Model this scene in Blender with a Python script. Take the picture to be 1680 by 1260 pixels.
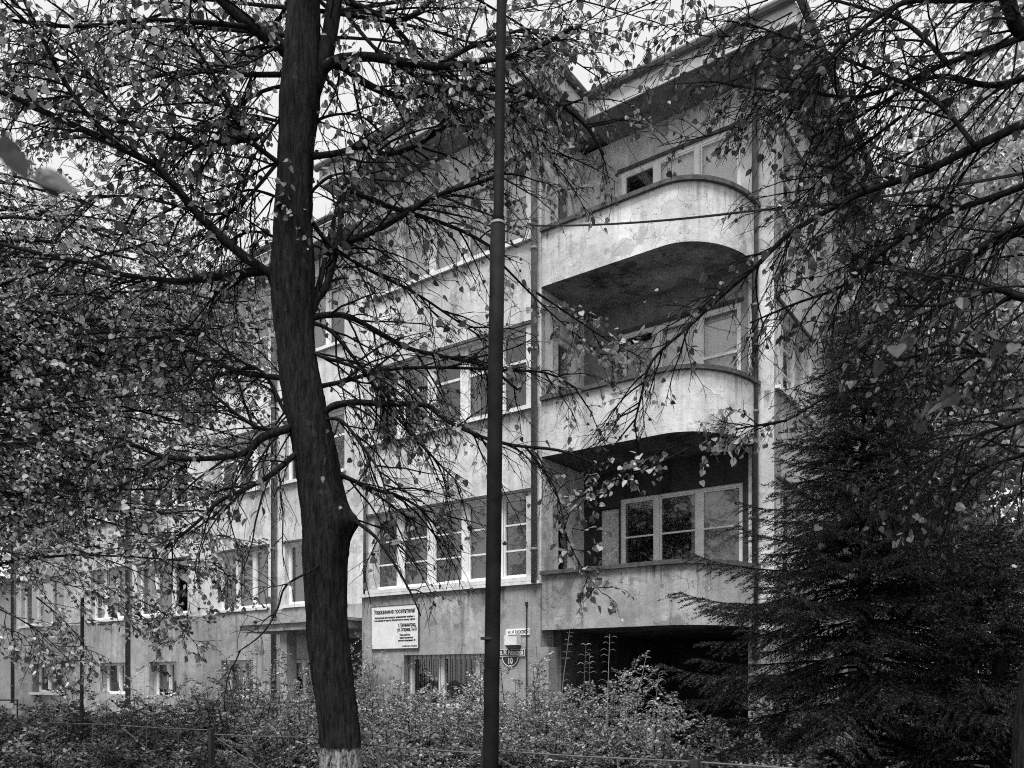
import bpy, math, random
import numpy as np
from mathutils import Vector, Matrix

R = math.radians
scene = bpy.context.scene
for o in list(bpy.data.objects):
    bpy.data.objects.remove(o)
COL = scene.collection

# ------------------------------------------------------------------ camera, sky, sun, exposure
EYE = 1.6
FPX, CX, HZ = 1312.0, 840.0, 1110.0          # focal length and horizon of the 1680 px photograph
cam_data = bpy.data.cameras.new('camera')
cam = bpy.data.objects.new('camera', cam_data)
COL.objects.link(cam)
cam.location = (0, 0, EYE)
cam.rotation_euler = (R(90), 0, 0)
cam_data.sensor_width = 36.0
cam_data.lens = 36.0 * FPX / 1680.0
cam_data.shift_y = (HZ - 630.0) / 1680.0       # the photograph is perspective corrected: level camera, raised lens
cam_data.clip_start = 0.05
cam_data.clip_end = 2000
cam_data.dof.use_dof = True
cam_data.dof.focus_distance = 12.5
cam_data.dof.aperture_fstop = 4.0
scene.camera = cam

SUN_EL, SUN_AZ = 63.0, 200.0                  # overcast: high soft sun behind the photographer, slightly left
world = bpy.data.worlds.new('World')
scene.world = world
world.use_nodes = True
wn = world.node_tree.nodes
wl = world.node_tree.links
wn.clear()
w_out = wn.new('ShaderNodeOutputWorld')
w_bg = wn.new('ShaderNodeBackground')
w_sky = wn.new('ShaderNodeTexSky')
w_sky.sky_type = 'NISHITA'
w_sky.sun_disc = False
w_sky.sun_elevation = R(SUN_EL)
w_sky.sun_rotation = R(SUN_AZ)
w_bw = wn.new('ShaderNodeRGBToBW')            # black and white photograph
w_mix = wn.new('ShaderNodeMixRGB')
w_mix.inputs['Fac'].default_value = 0.88      # closed cloud cover evens out the clear sky
w_mix.inputs['Color2'].default_value = (3.65, 3.65, 3.65, 1)
w_bg.inputs['Strength'].default_value = 0.1
wl.new(w_sky.outputs[0], w_bw.inputs[0])
wl.new(w_bw.outputs[0], w_mix.inputs['Color1'])
wl.new(w_mix.outputs[0], w_bg.inputs['Color'])
wl.new(w_bg.outputs[0], w_out.inputs[0])

sun_data = bpy.data.lights.new('sun', 'SUN')
sun_data.energy = 1.5
sun_data.angle = R(24)
sun = bpy.data.objects.new('sun', sun_data)
COL.objects.link(sun)
sun.location = (0, 0, 40)
_az, _el = R(SUN_AZ), R(SUN_EL)
sun_dir = Vector((math.sin(_az) * math.cos(_el), math.cos(_az) * math.cos(_el), math.sin(_el)))
sun.rotation_euler = sun_dir.to_track_quat('Z', 'Y').to_euler()

vs = scene.view_settings
vs.view_transform = 'Standard'
vs.look = 'None'
vs.exposure = 1.38
vs.gamma = 1.0
vs.use_curve_mapping = False
scene.cycles.use_denoising = False            # keep a little grain, as the photograph has
scene.cycles.filter_width = 1.05
scene.cycles.max_bounces = 6
scene.cycles.diffuse_bounces = 3
scene.cycles.glossy_bounces = 3
scene.cycles.transmission_bounces = 4
scene.cycles.transparent_max_bounces = 12
scene.cycles.sample_clamp_indirect = 4.0

RNG = random.Random(7)
NPR = np.random.default_rng(11)


def P(u, v, Y):
    """point Y metres in front of the lens that the photograph shows at pixel u, v"""
    return Vector(((u - CX) / FPX * Y, Y, EYE + (HZ - v) / FPX * Y))


# ------------------------------------------------------------------ materials
MATS = {}


def new_mat(name):
    m = bpy.data.materials.new(name)
    m.use_nodes = True
    m.node_tree.nodes.clear()
    MATS[name] = m
    return m, m.node_tree.nodes, m.node_tree.links


def ramp(n, l, src, lo, hi, c0, c1):
    r = n.new('ShaderNodeMapRange')
    r.inputs['From Min'].default_value = lo
    r.inputs['From Max'].default_value = hi
    r.inputs['To Min'].default_value = c0
    r.inputs['To Max'].default_value = c1
    r.clamp = True
    l.new(src, r.inputs['Value'])
    return r.outputs['Result']


def mathn(n, l, op, a, b):
    m = n.new('ShaderNodeMath')
    m.operation = op
    for i, x in enumerate((a, b)):
        if isinstance(x, (int, float)):
            m.inputs[i].default_value = x
        else:
            l.new(x, m.inputs[i])
    return m.outputs[0]


def noise(n, l, vec, scale, detail=4, rough=0.6, stretch=None):
    t = n.new('ShaderNodeTexNoise')
    t.inputs['Scale'].default_value = scale
    t.inputs['Detail'].default_value = detail
    t.inputs['Roughness'].default_value = rough
    if stretch:
        mp = n.new('ShaderNodeMapping')
        mp.inputs['Scale'].default_value = stretch
        l.new(vec, mp.inputs['Vector'])
        vec = mp.outputs[0]
    l.new(vec, t.inputs['Vector'])
    return t.outputs['Fac']


def simple(name, val, rough=0.7, var=0.25, scale=6.0, bump=0.0, bscale=60.0, metal=0.0, spec=0.4):
    m, n, l = new_mat(name)
    out = n.new('ShaderNodeOutputMaterial')
    b = n.new('ShaderNodeBsdfPrincipled')
    g = n.new('ShaderNodeNewGeometry')
    f = noise(n, l, g.outputs['Position'], scale)
    v = ramp(n, l, f, 0.3, 0.7, val * (1 - var), val * (1 + var))
    l.new(v, b.inputs['Base Color'])
    b.inputs['Roughness'].default_value = rough
    b.inputs['Metallic'].default_value = metal
    b.inputs['Specular IOR Level'].default_value = spec
    if bump:
        bf = noise(n, l, g.outputs['Position'], bscale)
        bn = n.new('ShaderNodeBump')
        bn.inputs['Strength'].default_value = bump
        bn.inputs['Distance'].default_value = 0.02
        l.new(bf, bn.inputs['Height'])
        l.new(bn.outputs[0], b.inputs['Normal'])
    l.new(b.outputs[0], out.inputs[0])
    return m


def mathv(n, l, vec, add):
    m = n.new('ShaderNodeVectorMath')
    m.operation = 'ADD'
    l.new(vec, m.inputs[0])
    m.inputs[1].default_value = add
    return m.outputs[0]


def plaster(name, val, stain=0.45, crack=0.5, hcrack=False, drips=None):
    """weathered render: cloudy patches, rain streaks, hair cracks, sandy grain"""
    m, n, l = new_mat(name)
    out = n.new('ShaderNodeOutputMaterial')
    b = n.new('ShaderNodeBsdfPrincipled')
    g = n.new('ShaderNodeNewGeometry')
    pos = g.outputs['Position']
    big = ramp(n, l, noise(n, l, pos, 0.55, 6, 0.65), 0.34, 0.66, 1 - 0.42 * stain, 1 + 0.14 * stain)
    mid = ramp(n, l, noise(n, l, pos, 3.2, 6, 0.7), 0.35, 0.62, 1 - 0.25 * stain, 1.04)
    st = noise(n, l, pos, 1.0, 5, 0.6, (5.0, 5.0, 0.28))
    streak = ramp(n, l, st, 0.52, 0.72, 1.0, 1 - 0.42 * stain)
    gr = ramp(n, l, noise(n, l, pos, 130.0, 2, 0.8), 0.3, 0.7, 0.84, 1.14)
    vor = n.new('ShaderNodeTexVoronoi')
    vor.feature = 'DISTANCE_TO_EDGE'
    vor.inputs['Scale'].default_value = 1.5
    wob = n.new('ShaderNodeTexNoise')
    wob.inputs['Scale'].default_value = 2.5
    wob.inputs['Detail'].default_value = 5
    l.new(pos, wob.inputs['Vector'])
    va = n.new('ShaderNodeVectorMath')
    va.operation = 'MULTIPLY_ADD'
    l.new(wob.outputs['Color'], va.inputs[0])
    va.inputs[1].default_value = (0.9, 0.9, 0.9)
    l.new(pos, va.inputs[2])
    l.new(va.outputs[0], vor.inputs['Vector'])
    cr = ramp(n, l, vor.outputs['Distance'], 0.0, 0.011, 1 - 0.55 * crack, 1.0)
    gate = ramp(n, l, noise(n, l, pos, 0.9, 2), 0.48, 0.56, 0.0, 1.0)
    crg = mathn(n, l, 'MAXIMUM', cr, mathn(n, l, 'SUBTRACT', 1.0, gate))
    pn = noise(n, l, pos, 1.15, 9, 0.68)
    patch = ramp(n, l, pn, 0.565, 0.585, 1.0, 1 - 0.34 * stain)
    pn2 = noise(n, l, mathv(n, l, pos, (7.3, 2.1, 4.4)), 0.8, 9, 0.7)
    patch2 = ramp(n, l, pn2, 0.57, 0.60, 1.0, 1 + 0.20 * stain)
    v = mathn(n, l, 'MULTIPLY', big, mid)
    v = mathn(n, l, 'MULTIPLY', v, mathn(n, l, 'MULTIPLY', patch, patch2))
    if drips:
        sx = n.new('ShaderNodeSeparateXYZ')
        l.new(pos, sx.inputs[0])
        near = None
        for hh_ in drips:
            below = ramp(n, l, sx.outputs['Z'], hh_ - .85, hh_ - .02, 0.0, 1.0)
            above = ramp(n, l, sx.outputs['Z'], hh_ - .01, hh_ + .01, 1.0, 0.0)
            q = mathn(n, l, 'MULTIPLY', below, above)
            near = q if near is None else mathn(n, l, 'MAXIMUM', near, q)
        dn = ramp(n, l, noise(n, l, pos, 1.0, 5, 0.7, (11.0, 11.0, 0.7)), 0.50, 0.66, 0.0, 1.0)
        dg = ramp(n, l, noise(n, l, pos, 0.7, 3), 0.42, 0.58, 0.15, 1.0)
        dr = mathn(n, l, 'MULTIPLY', mathn(n, l, 'MULTIPLY', near, dn), dg)
        v = mathn(n, l, 'MULTIPLY', v, ramp(n, l, dr, 0.0, 1.0, 1.0, 0.30))
    if hcrack:
        hn = noise(n, l, pos, 1.0, 7, 0.65, (1.6, 1.6, 9.0))
        hd = mathn(n, l, 'ABSOLUTE', mathn(n, l, 'SUBTRACT', hn, 0.52), 0.0)
        hc_ = ramp(n, l, hd, 0.0, 0.010, 0.55, 1.0)
        hg = ramp(n, l, noise(n, l, pos, 1.4, 3), 0.46, 0.55, 0.0, 1.0)
        v = mathn(n, l, 'MULTIPLY', v, mathn(n, l, 'MAXIMUM', hc_, mathn(n, l, 'SUBTRACT', 1.0, hg)))
    v = mathn(n, l, 'MULTIPLY', v, streak)
    v = mathn(n, l, 'MULTIPLY', v, gr)
    v = mathn(n, l, 'MULTIPLY', v, crg)
    v = mathn(n, l, 'MULTIPLY', v, val)
    l.new(v, b.inputs['Base Color'])
    b.inputs['Roughness'].default_value = 0.92
    b.inputs['Specular IOR Level'].default_value = 0.2
    bn = n.new('ShaderNodeBump')
    bn.inputs['Strength'].default_value = 0.5
    bn.inputs['Distance'].default_value = 0.012
    hh = mathn(n, l, 'ADD', noise(n, l, pos, 70.0, 3, 0.7), mathn(n, l, 'MULTIPLY', noise(n, l, pos, 4.0, 5, 0.6), 2.2))
    hh = mathn(n, l, 'ADD', hh, crg)
    l.new(hh, bn.inputs['Height'])
    l.new(bn.outputs[0], b.inputs['Normal'])
    l.new(b.outputs[0], out.inputs[0])
    return m


def bark(name, val, whitewash=None):
    m, n, l = new_mat(name)
    out = n.new('ShaderNodeOutputMaterial')
    b = n.new('ShaderNodeBsdfPrincipled')
    g = n.new('ShaderNodeNewGeometry')
    pos = g.outputs['Position']
    fur = noise(n, l, pos, 1.0, 6, 0.7, (34.0, 34.0, 5.0))
    v = ramp(n, l, fur, 0.36, 0.66, val * 0.30, val * 2.2)
    li = ramp(n, l, noise(n, l, pos, 9.0, 4), 0.62, 0.74, 0.0, val * 1.6)
    v = mathn(n, l, 'ADD', v, li)
    if whitewash:
        sp = n.new('ShaderNodeSeparateXYZ')
        l.new(pos, sp.inputs[0])
        edge = mathn(n, l, 'ADD', sp.outputs['Z'], mathn(n, l, 'MULTIPLY', noise(n, l, pos, 14.0, 4), 0.10))
        ww = ramp(n, l, edge, whitewash, whitewash + 0.035, 1.0, 0.0)
        worn = ramp(n, l, noise(n, l, pos, 1.0, 6, 0.75, (40.0, 40.0, 12.0)), 0.40, 0.58, 0.0, 1.0)
        fac = mathn(n, l, 'MULTIPLY', ww, worn)
        v = mathn(n, l, 'ADD', mathn(n, l, 'MULTIPLY', v, mathn(n, l, 'SUBTRACT', 1.0, fac)), mathn(n, l, 'MULTIPLY', fac, 0.5))
    l.new(v, b.inputs['Base Color'])
    b.inputs['Roughness'].default_value = 0.95
    b.inputs['Specular IOR Level'].default_value = 0.1
    bn = n.new('ShaderNodeBump')
    bn.inputs['Strength'].default_value = 1.0
    bn.inputs['Distance'].default_value = 0.05
    l.new(fur, bn.inputs['Height'])
    l.new(bn.outputs[0], b.inputs['Normal'])
    l.new(b.outputs[0], out.inputs[0])
    return m


def leafmat(name, lo, hi, trans=0.35, gloss=0.45, rough=0.42):
    """leaf: every leaf of its own tone, some light passes through, waxy upper side"""
    m, n, l = new_mat(name)
    out = n.new('ShaderNodeOutputMaterial')
    b = n.new('ShaderNodeBsdfPrincipled')
    t = n.new('ShaderNodeBsdfTranslucent')
    mx = n.new('ShaderNodeMixShader')
    g = n.new('ShaderNodeNewGeometry')
    oi = n.new('ShaderNodeObjectInfo')
    rnd = mathn(n, l, 'FRACT', mathn(n, l, 'ADD', g.outputs['Random Per Island'], oi.outputs['Random']), 0.0)
    rnd = mathn(n, l, 'POWER', rnd, 1.8)
    v = ramp(n, l, rnd, 0.0, 1.0, lo, hi)
    v = mathn(n, l, 'MULTIPLY', v, ramp(n, l, noise(n, l, g.outputs['Position'], 45.0, 3), 0.3, 0.7, 0.72, 1.25))
    l.new(v, b.inputs['Base Color'])
    l.new(v, t.inputs['Color'])
    b.inputs['Roughness'].default_value = rough
    b.inputs['Specular IOR Level'].default_value = gloss
    mx.inputs['Fac'].default_value = trans
    l.new(b.outputs[0], mx.inputs[1])
    l.new(t.outputs[0], mx.inputs[2])
    l.new(mx.outputs[0], out.inputs[0])
    return m


def glassmat(name):
    m, n, l = new_mat(name)
    out = n.new('ShaderNodeOutputMaterial')
    tr = n.new('ShaderNodeBsdfTransparent')
    tr.inputs[0].default_value = (0.86, 0.86, 0.86, 1)
    gl = n.new('ShaderNodeBsdfGlossy')
    gl.inputs['Color'].default_value = (0.95, 0.95, 0.95, 1)
    gl.inputs['Roughness'].default_value = 0.03
    fr = n.new('ShaderNodeFresnel')
    fr.inputs['IOR'].default_value = 1.55
    g = n.new('ShaderNodeNewGeometry')
    bn = n.new('ShaderNodeBump')
    bn.inputs['Strength'].default_value = 0.12
    bn.inputs['Distance'].default_value = 0.01
    l.new(noise(n, l, g.outputs['Position'], 2.2, 2), bn.inputs['Height'])
    l.new(bn.outputs[0], gl.inputs['Normal'])
    f2 = mathn(n, l, 'MULTIPLY', fr.outputs[0], 2.5)
    f2 = mathn(n, l, 'MINIMUM', f2, 0.9)
    mx = n.new('ShaderNodeMixShader')
    l.new(f2, mx.inputs['Fac'])
    l.new(tr.outputs[0], mx.inputs[1])
    l.new(gl.outputs[0], mx.inputs[2])
    l.new(mx.outputs[0], out.inputs[0])
    return m


plaster('plaster', 0.80, 0.75, 0.8, False, (3.4, 6.72, 9.95))
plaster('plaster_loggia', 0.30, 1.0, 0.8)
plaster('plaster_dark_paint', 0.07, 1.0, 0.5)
plaster('plaster_balcony', 0.82, 0.85, 1.0, True, (6.83, 10.03))
plaster('plaster_balcony_low', 0.54, 1.0, 1.0, False, (3.52,))  # lowest balcony, greyer base tone than the ones above
plaster('plaster_base', 0.50, 0.9, 0.8, False, (3.37,))
plaster('plaster_far', 0.62, 0.4, 0.2)
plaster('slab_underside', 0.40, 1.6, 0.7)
plaster('slab_shaded', 0.15, 1.4, 0.7)  # darker underside copy, shade below the lower balconies put into the colour
simple('cap', 0.085, 0.9, 0.5, 9.0, 0.5, 50)
simple('fascia', 0.55, 0.75, 0.25, 4.0)
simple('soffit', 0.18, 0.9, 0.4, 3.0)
simple('gutter', 0.12, 0.5, 0.35, 5.0, metal=0.2)
simple('roofing', 0.10, 0.85, 0.3, 3.0, 0.3)
simple('white_paint', 0.84, 0.55, 0.14, 7.0)
simple('old_wood', 0.70, 0.75, 0.35, 10.0, 0.3, 60)
simple('sill', 0.78, 0.5, 0.18, 6.0)
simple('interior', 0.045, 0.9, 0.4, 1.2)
simple('blind', 0.42, 0.85, 0.12, 3.0)
simple('blind_white', 0.86, 0.85, 0.08, 3.0)
simple('pipe', 0.20, 0.55, 0.3, 8.0, metal=0.15)
simple('pipe_dark', 0.11, 0.55, 0.3, 8.0, metal=0.15)
simple('pole', 0.009, 0.75, 0.8, 5.0, 0.25, 70, spec=0.15)
simple('steel', 0.11, 0.6, 0.5, 14.0)
simple('dark_steel', 0.03, 0.6, 0.4, 14.0, metal=0.2)
simple('band', 0.30, 0.45, 0.2, 10.0, metal=0.4)
simple('cable', 0.02, 0.7, 0.2, 10.0)
simple('board', 0.86, 0.55, 0.10, 7.0)
simple('ink', 0.02, 0.7, 0.1, 9.0)
simple('sign_dark', 0.035, 0.45, 0.2, 9.0)
simple('soil', 0.05, 0.95, 0.5, 3.0, 0.6, 20)
simple('asphalt', 0.05, 0.9, 0.3, 5.0, 0.4, 60)
simple('box_dark', 0.03, 0.6, 0.2, 9.0)
simple('concrete', 0.36, 0.9, 0.35, 5.0, 0.4, 40)
simple('door', 0.05, 0.6, 0.3, 5.0)
bark('bark', 0.019, 0.95)
bark('bark_plain', 0.018)
bark('twig_bark', 0.013)
leafmat('leaf_linden', 0.07, 0.55, 0.42)
leafmat('leaf_right', 0.05, 0.28, 0.42)
leafmat('leaf_left', 0.09, 0.80, 0.38)
leafmat('leaf_far', 0.16, 0.80, 0.45)
leafmat('leaf_near', 0.04, 0.20, 0.40)
leafmat('leaf_shrub', 0.10, 0.95, 0.28)
leafmat('leaf_shrub_dark', 0.02, 0.32, 0.30)
leafmat('leaf_weed', 0.18, 0.60, 0.35)
leafmat('needles', 0.012, 0.09, 0.15, 0.3, 0.5)
glassmat('glass')


# ------------------------------------------------------------------ object helpers
def link_mesh(name, mesh, mat, parent=None):
    o = bpy.data.objects.new(name, mesh)
    COL.objects.link(o)
    if mat and not mesh.materials:
        mesh.materials.append(MATS[mat])
    if parent is not None:
        o.parent = parent
    return o


def from_np(name, verts, faces_flat, sizes, mat, parent=None, smooth=False):
    """verts (n,3), flat vertex indices, face sizes -> one mesh object"""
    me = bpy.data.meshes.new(name)
    verts = np.asarray(verts, np.float32)
    idx = np.asarray(faces_flat, np.int32).ravel()
    sizes = np.asarray(sizes, np.int32)
    me.vertices.add(len(verts))
    me.vertices.foreach_set('co', verts.ravel())
    me.loops.add(len(idx))
    me.loops.foreach_set('vertex_index', idx)
    me.polygons.add(len(sizes))
    st = np.zeros(len(sizes), np.int32)
    st[1:] = np.cumsum(sizes)[:-1]
    me.polygons.foreach_set('loop_start', st)
    me.polygons.foreach_set('loop_total', sizes)
    me.polygons.foreach_set('use_smooth', np.full(len(sizes), bool(smooth)))
    me.update(calc_edges=True)
    return link_mesh(name, me, mat, parent)


def empty(name, loc=(0, 0, 0), rz=0.0):
    o = bpy.data.objects.new(name, None)
    COL.objects.link(o)
    o.location = loc
    o.rotation_euler = (0, 0, rz)
    return o


def tag(o, label=None, cat=None, group=None, kind=None):
    if label:
        o['label'] = label
    if cat:
        o['category'] = cat
    if group:
        o['group'] = group
    if kind:
        o['kind'] = kind
    return o


class MB:
    """collects boxes, prisms and tubes into one mesh"""

    def __init__(self):
        self.v, self.f, self.s = [], [], []

    def face(self, pts):
        b = len(self.v)
        self.v += [tuple(p) for p in pts]
        self.f += list(range(b, b + len(pts)))
        self.s.append(len(pts))

    def box(self, x0, x1, y0, y1, z0, z1):
        b = len(self.v)
        self.v += [(x0, y0, z0), (x1, y0, z0), (x1, y1, z0), (x0, y1, z0), (x0, y0, z1), (x1, y0, z1), (x1, y1, z1), (x0, y1, z1)]
        for q in ((3, 2, 1, 0), (4, 5, 6, 7), (0, 1, 5, 4), (1, 2, 6, 5), (2, 3, 7, 6), (3, 0, 4, 7)):
            self.f += [b + i for i in q]
            self.s.append(4)
        return self

    def prism(self, outline, z0, z1):
        n = len(outline)
        b = len(self.v)
        self.v += [(x, y, z0) for x, y in outline] + [(x, y, z1) for x, y in outline]
        self.f += [b + i for i in reversed(range(n))]
        self.s.append(n)
        self.f += [b + n + i for i in range(n)]
        self.s.append(n)
        for i in range(n):
            j = (i + 1) % n
            self.f += [b + i, b + j, b + n + j, b + n + i]
            self.s.append(4)
        return self

    def tube(self, path, radii, k=6, cap=True):
        path = [Vector(p) for p in path]
        n = len(path)
        if not hasattr(radii, '__len__'):
            radii = [radii] * n
        b = len(self.v)
        ref = None
        for i, p in enumerate(path):
            t = (path[min(i + 1, n - 1)] - path[max(i - 1, 0)])
            t = t.normalized() if t.length > 1e-9 else Vector((0, 0, 1))
            if ref is None:
                ref = Vector((1, 0, 0)) if abs(t.x) < 0.8 else Vector((0, 1, 0))
            ref = (ref - t * ref.dot(t))
            ref = ref.normalized() if ref.length > 1e-6 else t.orthogonal().normalized()
            w = t.cross(ref)
            r = radii[i]
            for j in range(k):
                a = 2 * math.pi * j / k
                self.v.append(tuple(p + (ref * math.cos(a) + w * math.sin(a)) * r))
        for i in range(n - 1):
            for j in range(k):
                j2 = (j + 1) % k
                self.f += [b + i * k + j, b + i * k + j2, b + (i + 1) * k + j2, b + (i + 1) * k + j]
                self.s.append(4)
        if cap:
            self.f += [b + j for j in reversed(range(k))]
            self.s.append(k)
            self.f += [b + (n - 1) * k + j for j in range(k)]
            self.s.append(k)
        return self

    def build(self, name, mat, parent=None, smooth=False):
        return from_np(name, self.v, self.f, self.s, mat, parent, smooth)


# ------------------------------------------------------------------ ground
g = MB()
g.face([(-300, -60, 0), (300, -60, 0), (300, 600, 0), (-300, 600, 0)])
tag(g.build('ground', 'soil'), kind='structure')

# ------------------------------------------------------------------ apartment building
# local frame: x along the street front (0 at the right corner, negative to the left), y into the house, z up
BLD = empty('apartment_building', (4.43, 13.9, 0), math.atan2(-0.5806, 0.8142))
tag(BLD, 'three storey weathered plaster apartment house with rounded corner balconies and overhanging eaves', 'building')
BM = Matrix.Translation((4.43, 13.9, 0)) @ Matrix.Rotation(math.atan2(-0.5806, 0.8142), 4, 'Z')


def L(x, y, z):
    return BM @ Vector((x, y, z))


YB = 0.4                  # loggia back wall, corner pier and start of the side wall
YA = -1.2                 # front of the projecting bay and of the balconies
XA0, XA1 = -8.7, -3.9     # the bay's left and right end
XL = -29.0                # left end of the long wing
SOF, TOP = 12.35, 12.78   # soffit and upper edge of the eaves
FRONT, SIDE = 0.0, R(90)


def place(o, x, y, rot):
    o.location = (x, y, 0)
    o.rotation_euler = (0, 0, rot)
    return o


def wall(x, y, rot, length, z0, z1, openings, thick=0.4, mat='plaster', name='wall'):
    """wall sheet with thickness, cut by openings (a0, a1, z0, z1), with reveals"""
    m = MB()
    xs = sorted({0.0, length} | {a for o in openings for a in o[:2]})
    zs = sorted({z0, z1} | {a for o in openings for a in o[2:4]})
    for i in range(len(xs) - 1):
        for j in range(len(zs) - 1):
            cx, cz = (xs[i] + xs[i + 1]) / 2, (zs[j] + zs[j + 1]) / 2
            if any(o[0] < cx < o[1] and o[2] < cz < o[3] for o in openings):
                continue
            a, b, c, d = xs[i], xs[i + 1], zs[j], zs[j + 1]
            m.face([(a, 0, c), (b, 0, c), (b, 0, d), (a, 0, d)])
            m.face([(b, thick, c), (a, thick, c), (a, thick, d), (b, thick, d)])
    for a, b, c, d in openings:
        m.face([(a, 0, c), (a, 0, d), (a, thick, d), (a, thick, c)])
        m.face([(b, 0, d), (b, 0, c), (b, thick, c), (b, thick, d)])
        m.face([(a, 0, d), (b, 0, d), (b, thick, d), (a, thick, d)])
        m.face([(b, 0, c), (a, 0, c), (a, thick, c), (b, thick, c)])
    for a in (0.0, length):
        q = [(a, 0, z0), (a, thick, z0), (a, thick, z1), (a, 0, z1)]
        m.face(q if a else q[::-1])
    m.face([(0, 0, z1), (length, 0, z1), (length, thick, z1), (0, thick, z1)])
    m.face([(length, 0, z0), (0, 0, z0), (0, thick, z0), (length, thick, z0)])
    return place(m.build(name, mat, BLD), x, y, rot)


def window(x, y, rot, width, z0, z1, sashes, recess=0.13, bars=2, sill=True, mat='white_paint', blinds=None, post=0.075,
           bar=0.016, grille=False, lintel_shade=True, seed=0):
    """one window: frame with mullions and thin glazing bars, panes, sill, blinds behind the glass"""
    rr = random.Random(seed + int(abs(x) * 100) + int(z0 * 10))
    m = MB()
    d0, d1 = recess, recess + 0.09
    fw = 0.06
    m.box(0, width, d0, d1, z0, z0 + fw)
    m.box(0, width, d0, d1, z1 - fw, z1)
    cuts = [0.0] + [width * s for s in np.cumsum(sashes)[:-1] / sum(sashes)] + [width]
    m.box(0, fw, d0 + .003, d1 - .003, z0 + fw, z1 - fw)
    m.box(width - fw, width, d0 + .003, d1 - .003, z0 + fw, z1 - fw)
    for c in cuts[1:-1]:
        w = post * rr.uniform(0.8, 1.25)
        m.box(c - w, c + w, d0 - .012, d1 - .003, z0 + fw, z1 - fw)
    spans = []
    for i in range(len(cuts) - 1):
        a = cuts[i] + (fw if i == 0 else post * 1.05)
        b = cuts[i + 1] - (fw if i == len(cuts) - 2 else post * 1.05)
        spans.append((a, b))
        # casement edge, slightly set back
        e = 0.028
        za, zb = z0 + fw, z1 - fw
        m.box(a, a + e, d0 + .015, d1 - .015, za, zb)
        m.box(b - e, b, d0 + .015, d1 - .015, za, zb)
        m.box(a + e, b - e, d0 + .017, d1 - .017, za, za + e)
        m.box(a + e, b - e, d0 + .017, d1 - .017, zb - e, zb)
        if bars == 1:
            zt = za + (zb - za) * 0.62
            m.box(a + e, b - e, d0 + .013, d1 - .02, zt - .025, zt + .025)
        else:
            for kx in range(bars):
                zt = za + (zb - za) * (kx + 1) / (bars + 1)
                m.box(a + e, b - e, d0 + .022, d1 - .022, zt - bar, zt + bar)
    win = place(m.build('window', mat, BLD), x, y, rot)
    for i, (a, b) in enumerate(spans):
        p = MB()
        tilt = rr.uniform(-0.006, 0.006)
        p.face([(a + .02, d0 + .05 + tilt, z0 + fw), (b - .02, d0 + .05 - tilt, z0 + fw), (b - .02, d0 + .05 - tilt, z1 - fw), (a + .02, d0 + .05 + tilt, z1 - fw)])
        p.build('pane', 'glass', win)
        bl = blinds[i] if blinds else None
        if bl:
            kind, fx0, fx1, fz = bl      # material, from, to across the sash, how far it hangs down
            q = MB()
            x0, x1 = a + (b - a) * fx0, a + (b - a) * fx1
            nst = max(3, int((x1 - x0) / 0.05))
            # soft vertical folds
            for s in range(nst):
                xa, xb = x0 + (x1 - x0) * s / nst, x0 + (x1 - x0) * (s + 1) / nst
                ya, yb = d1 + .05 + 0.015 * math.sin(s * 1.7), d1 + .05 + 0.015 * math.sin((s + 1) * 1.7)
                q.face([(xa, ya, z1 - (z1 - z0) * fz), (xb, yb, z1 - (z1 - z0) * fz), (xb, yb, z1 - .02), (xa, ya, z1 - .02)])
            q.build('blind', kind, win)
    if sill:
        s = MB()
        s.prism([(-.07, -.085), (width + .07, -.085), (width + .07, d0 - .002), (-.07, d0 - .002)], z0 - .055, z0 - .003)
        s.box(-.07, width + .07, -.10, -.087, z0 - .085, z0 - .006)
        s.build('sill', 'sill', win)
    if lintel_shade:
        s = MB()
        s.box(-.06, width + .06, -.045, -.003, z1 + .004, z1 + .06)
        s.build('lintel_shade', 'cap', win)  # dark strip over the head, the reveal's shade line put into its colour
    if grille:
        for i in range(int(width / 0.13)):
            q = MB()
            xx = 0.08 + i * 0.13
            q.tube([(xx, .06, z0), (xx, .06, z1)], 0.008, 5)
            q.build('bar', 'dark_steel', win)
    return win


FL = [(3.51, 5.15), (6.80, 8.36), (10.03, 11.6)]      # sill and head of the three storeys

# --- long wing on the left
wing_cols = [(-28.3, -25.0), (-23.1, -20.9), (-20.2, -17.4), (-15.9, -13.6), (-12.9, -10.6)]
base_cols = [(-27.3, -24.9), (-22.4, -20.75), (-19.4, -17.9), (-15.65, -14.2), (-12.85, -11.8)]
ops = []
for a, b in wing_cols:
    for z0, z1 in FL:
        ops.append((a - XL, b - XL, z0 - .03, z1))
door_op = (-10.9 - XL, -9.75 - XL, 0.35, 2.55)
wall(XL, 0, FRONT, XA0 - XL + 0.05, 3.40, SOF, ops)
wall(XL, -0.05, FRONT, XA0 - XL + 0.05, 0.0, 3.402, [(a - XL, b - XL, 1.02, 2.06) for a, b in base_cols] + [door_op], 0.45, 'plaster_base')
BLN = [None, ('blind', 0, 1, 1.0), ('blind_white', 0, 1, 0.45), ('blind', 0, .45, 1.0), None, ('blind_white', .5, 1, 1.0)]
rb = random.Random(5)
for k, (a, b) in enumerate(wing_cols):
    for f, (z0, z1) in enumerate(FL):
        ns = 3 if b - a > 2.0 else 2
        window(a, 0, FRONT, b - a, z0, z1, [1] * ns, bars=1 if f else 0, blinds=[rb.choice(BLN) for _ in range(ns)], seed=k, post=0.06)
for k, (a, b) in enumerate(base_cols):
    window(a, -0.05, FRONT, b - a, 1.02, 2.06, [1] * (3 if b - a > 2 else 2), recess=0.24, bars=0, lintel_shade=False, sill=(k == 0), blinds=[rb.choice(BLN) for _ in range(3)], seed=k, post=0.05)
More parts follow.
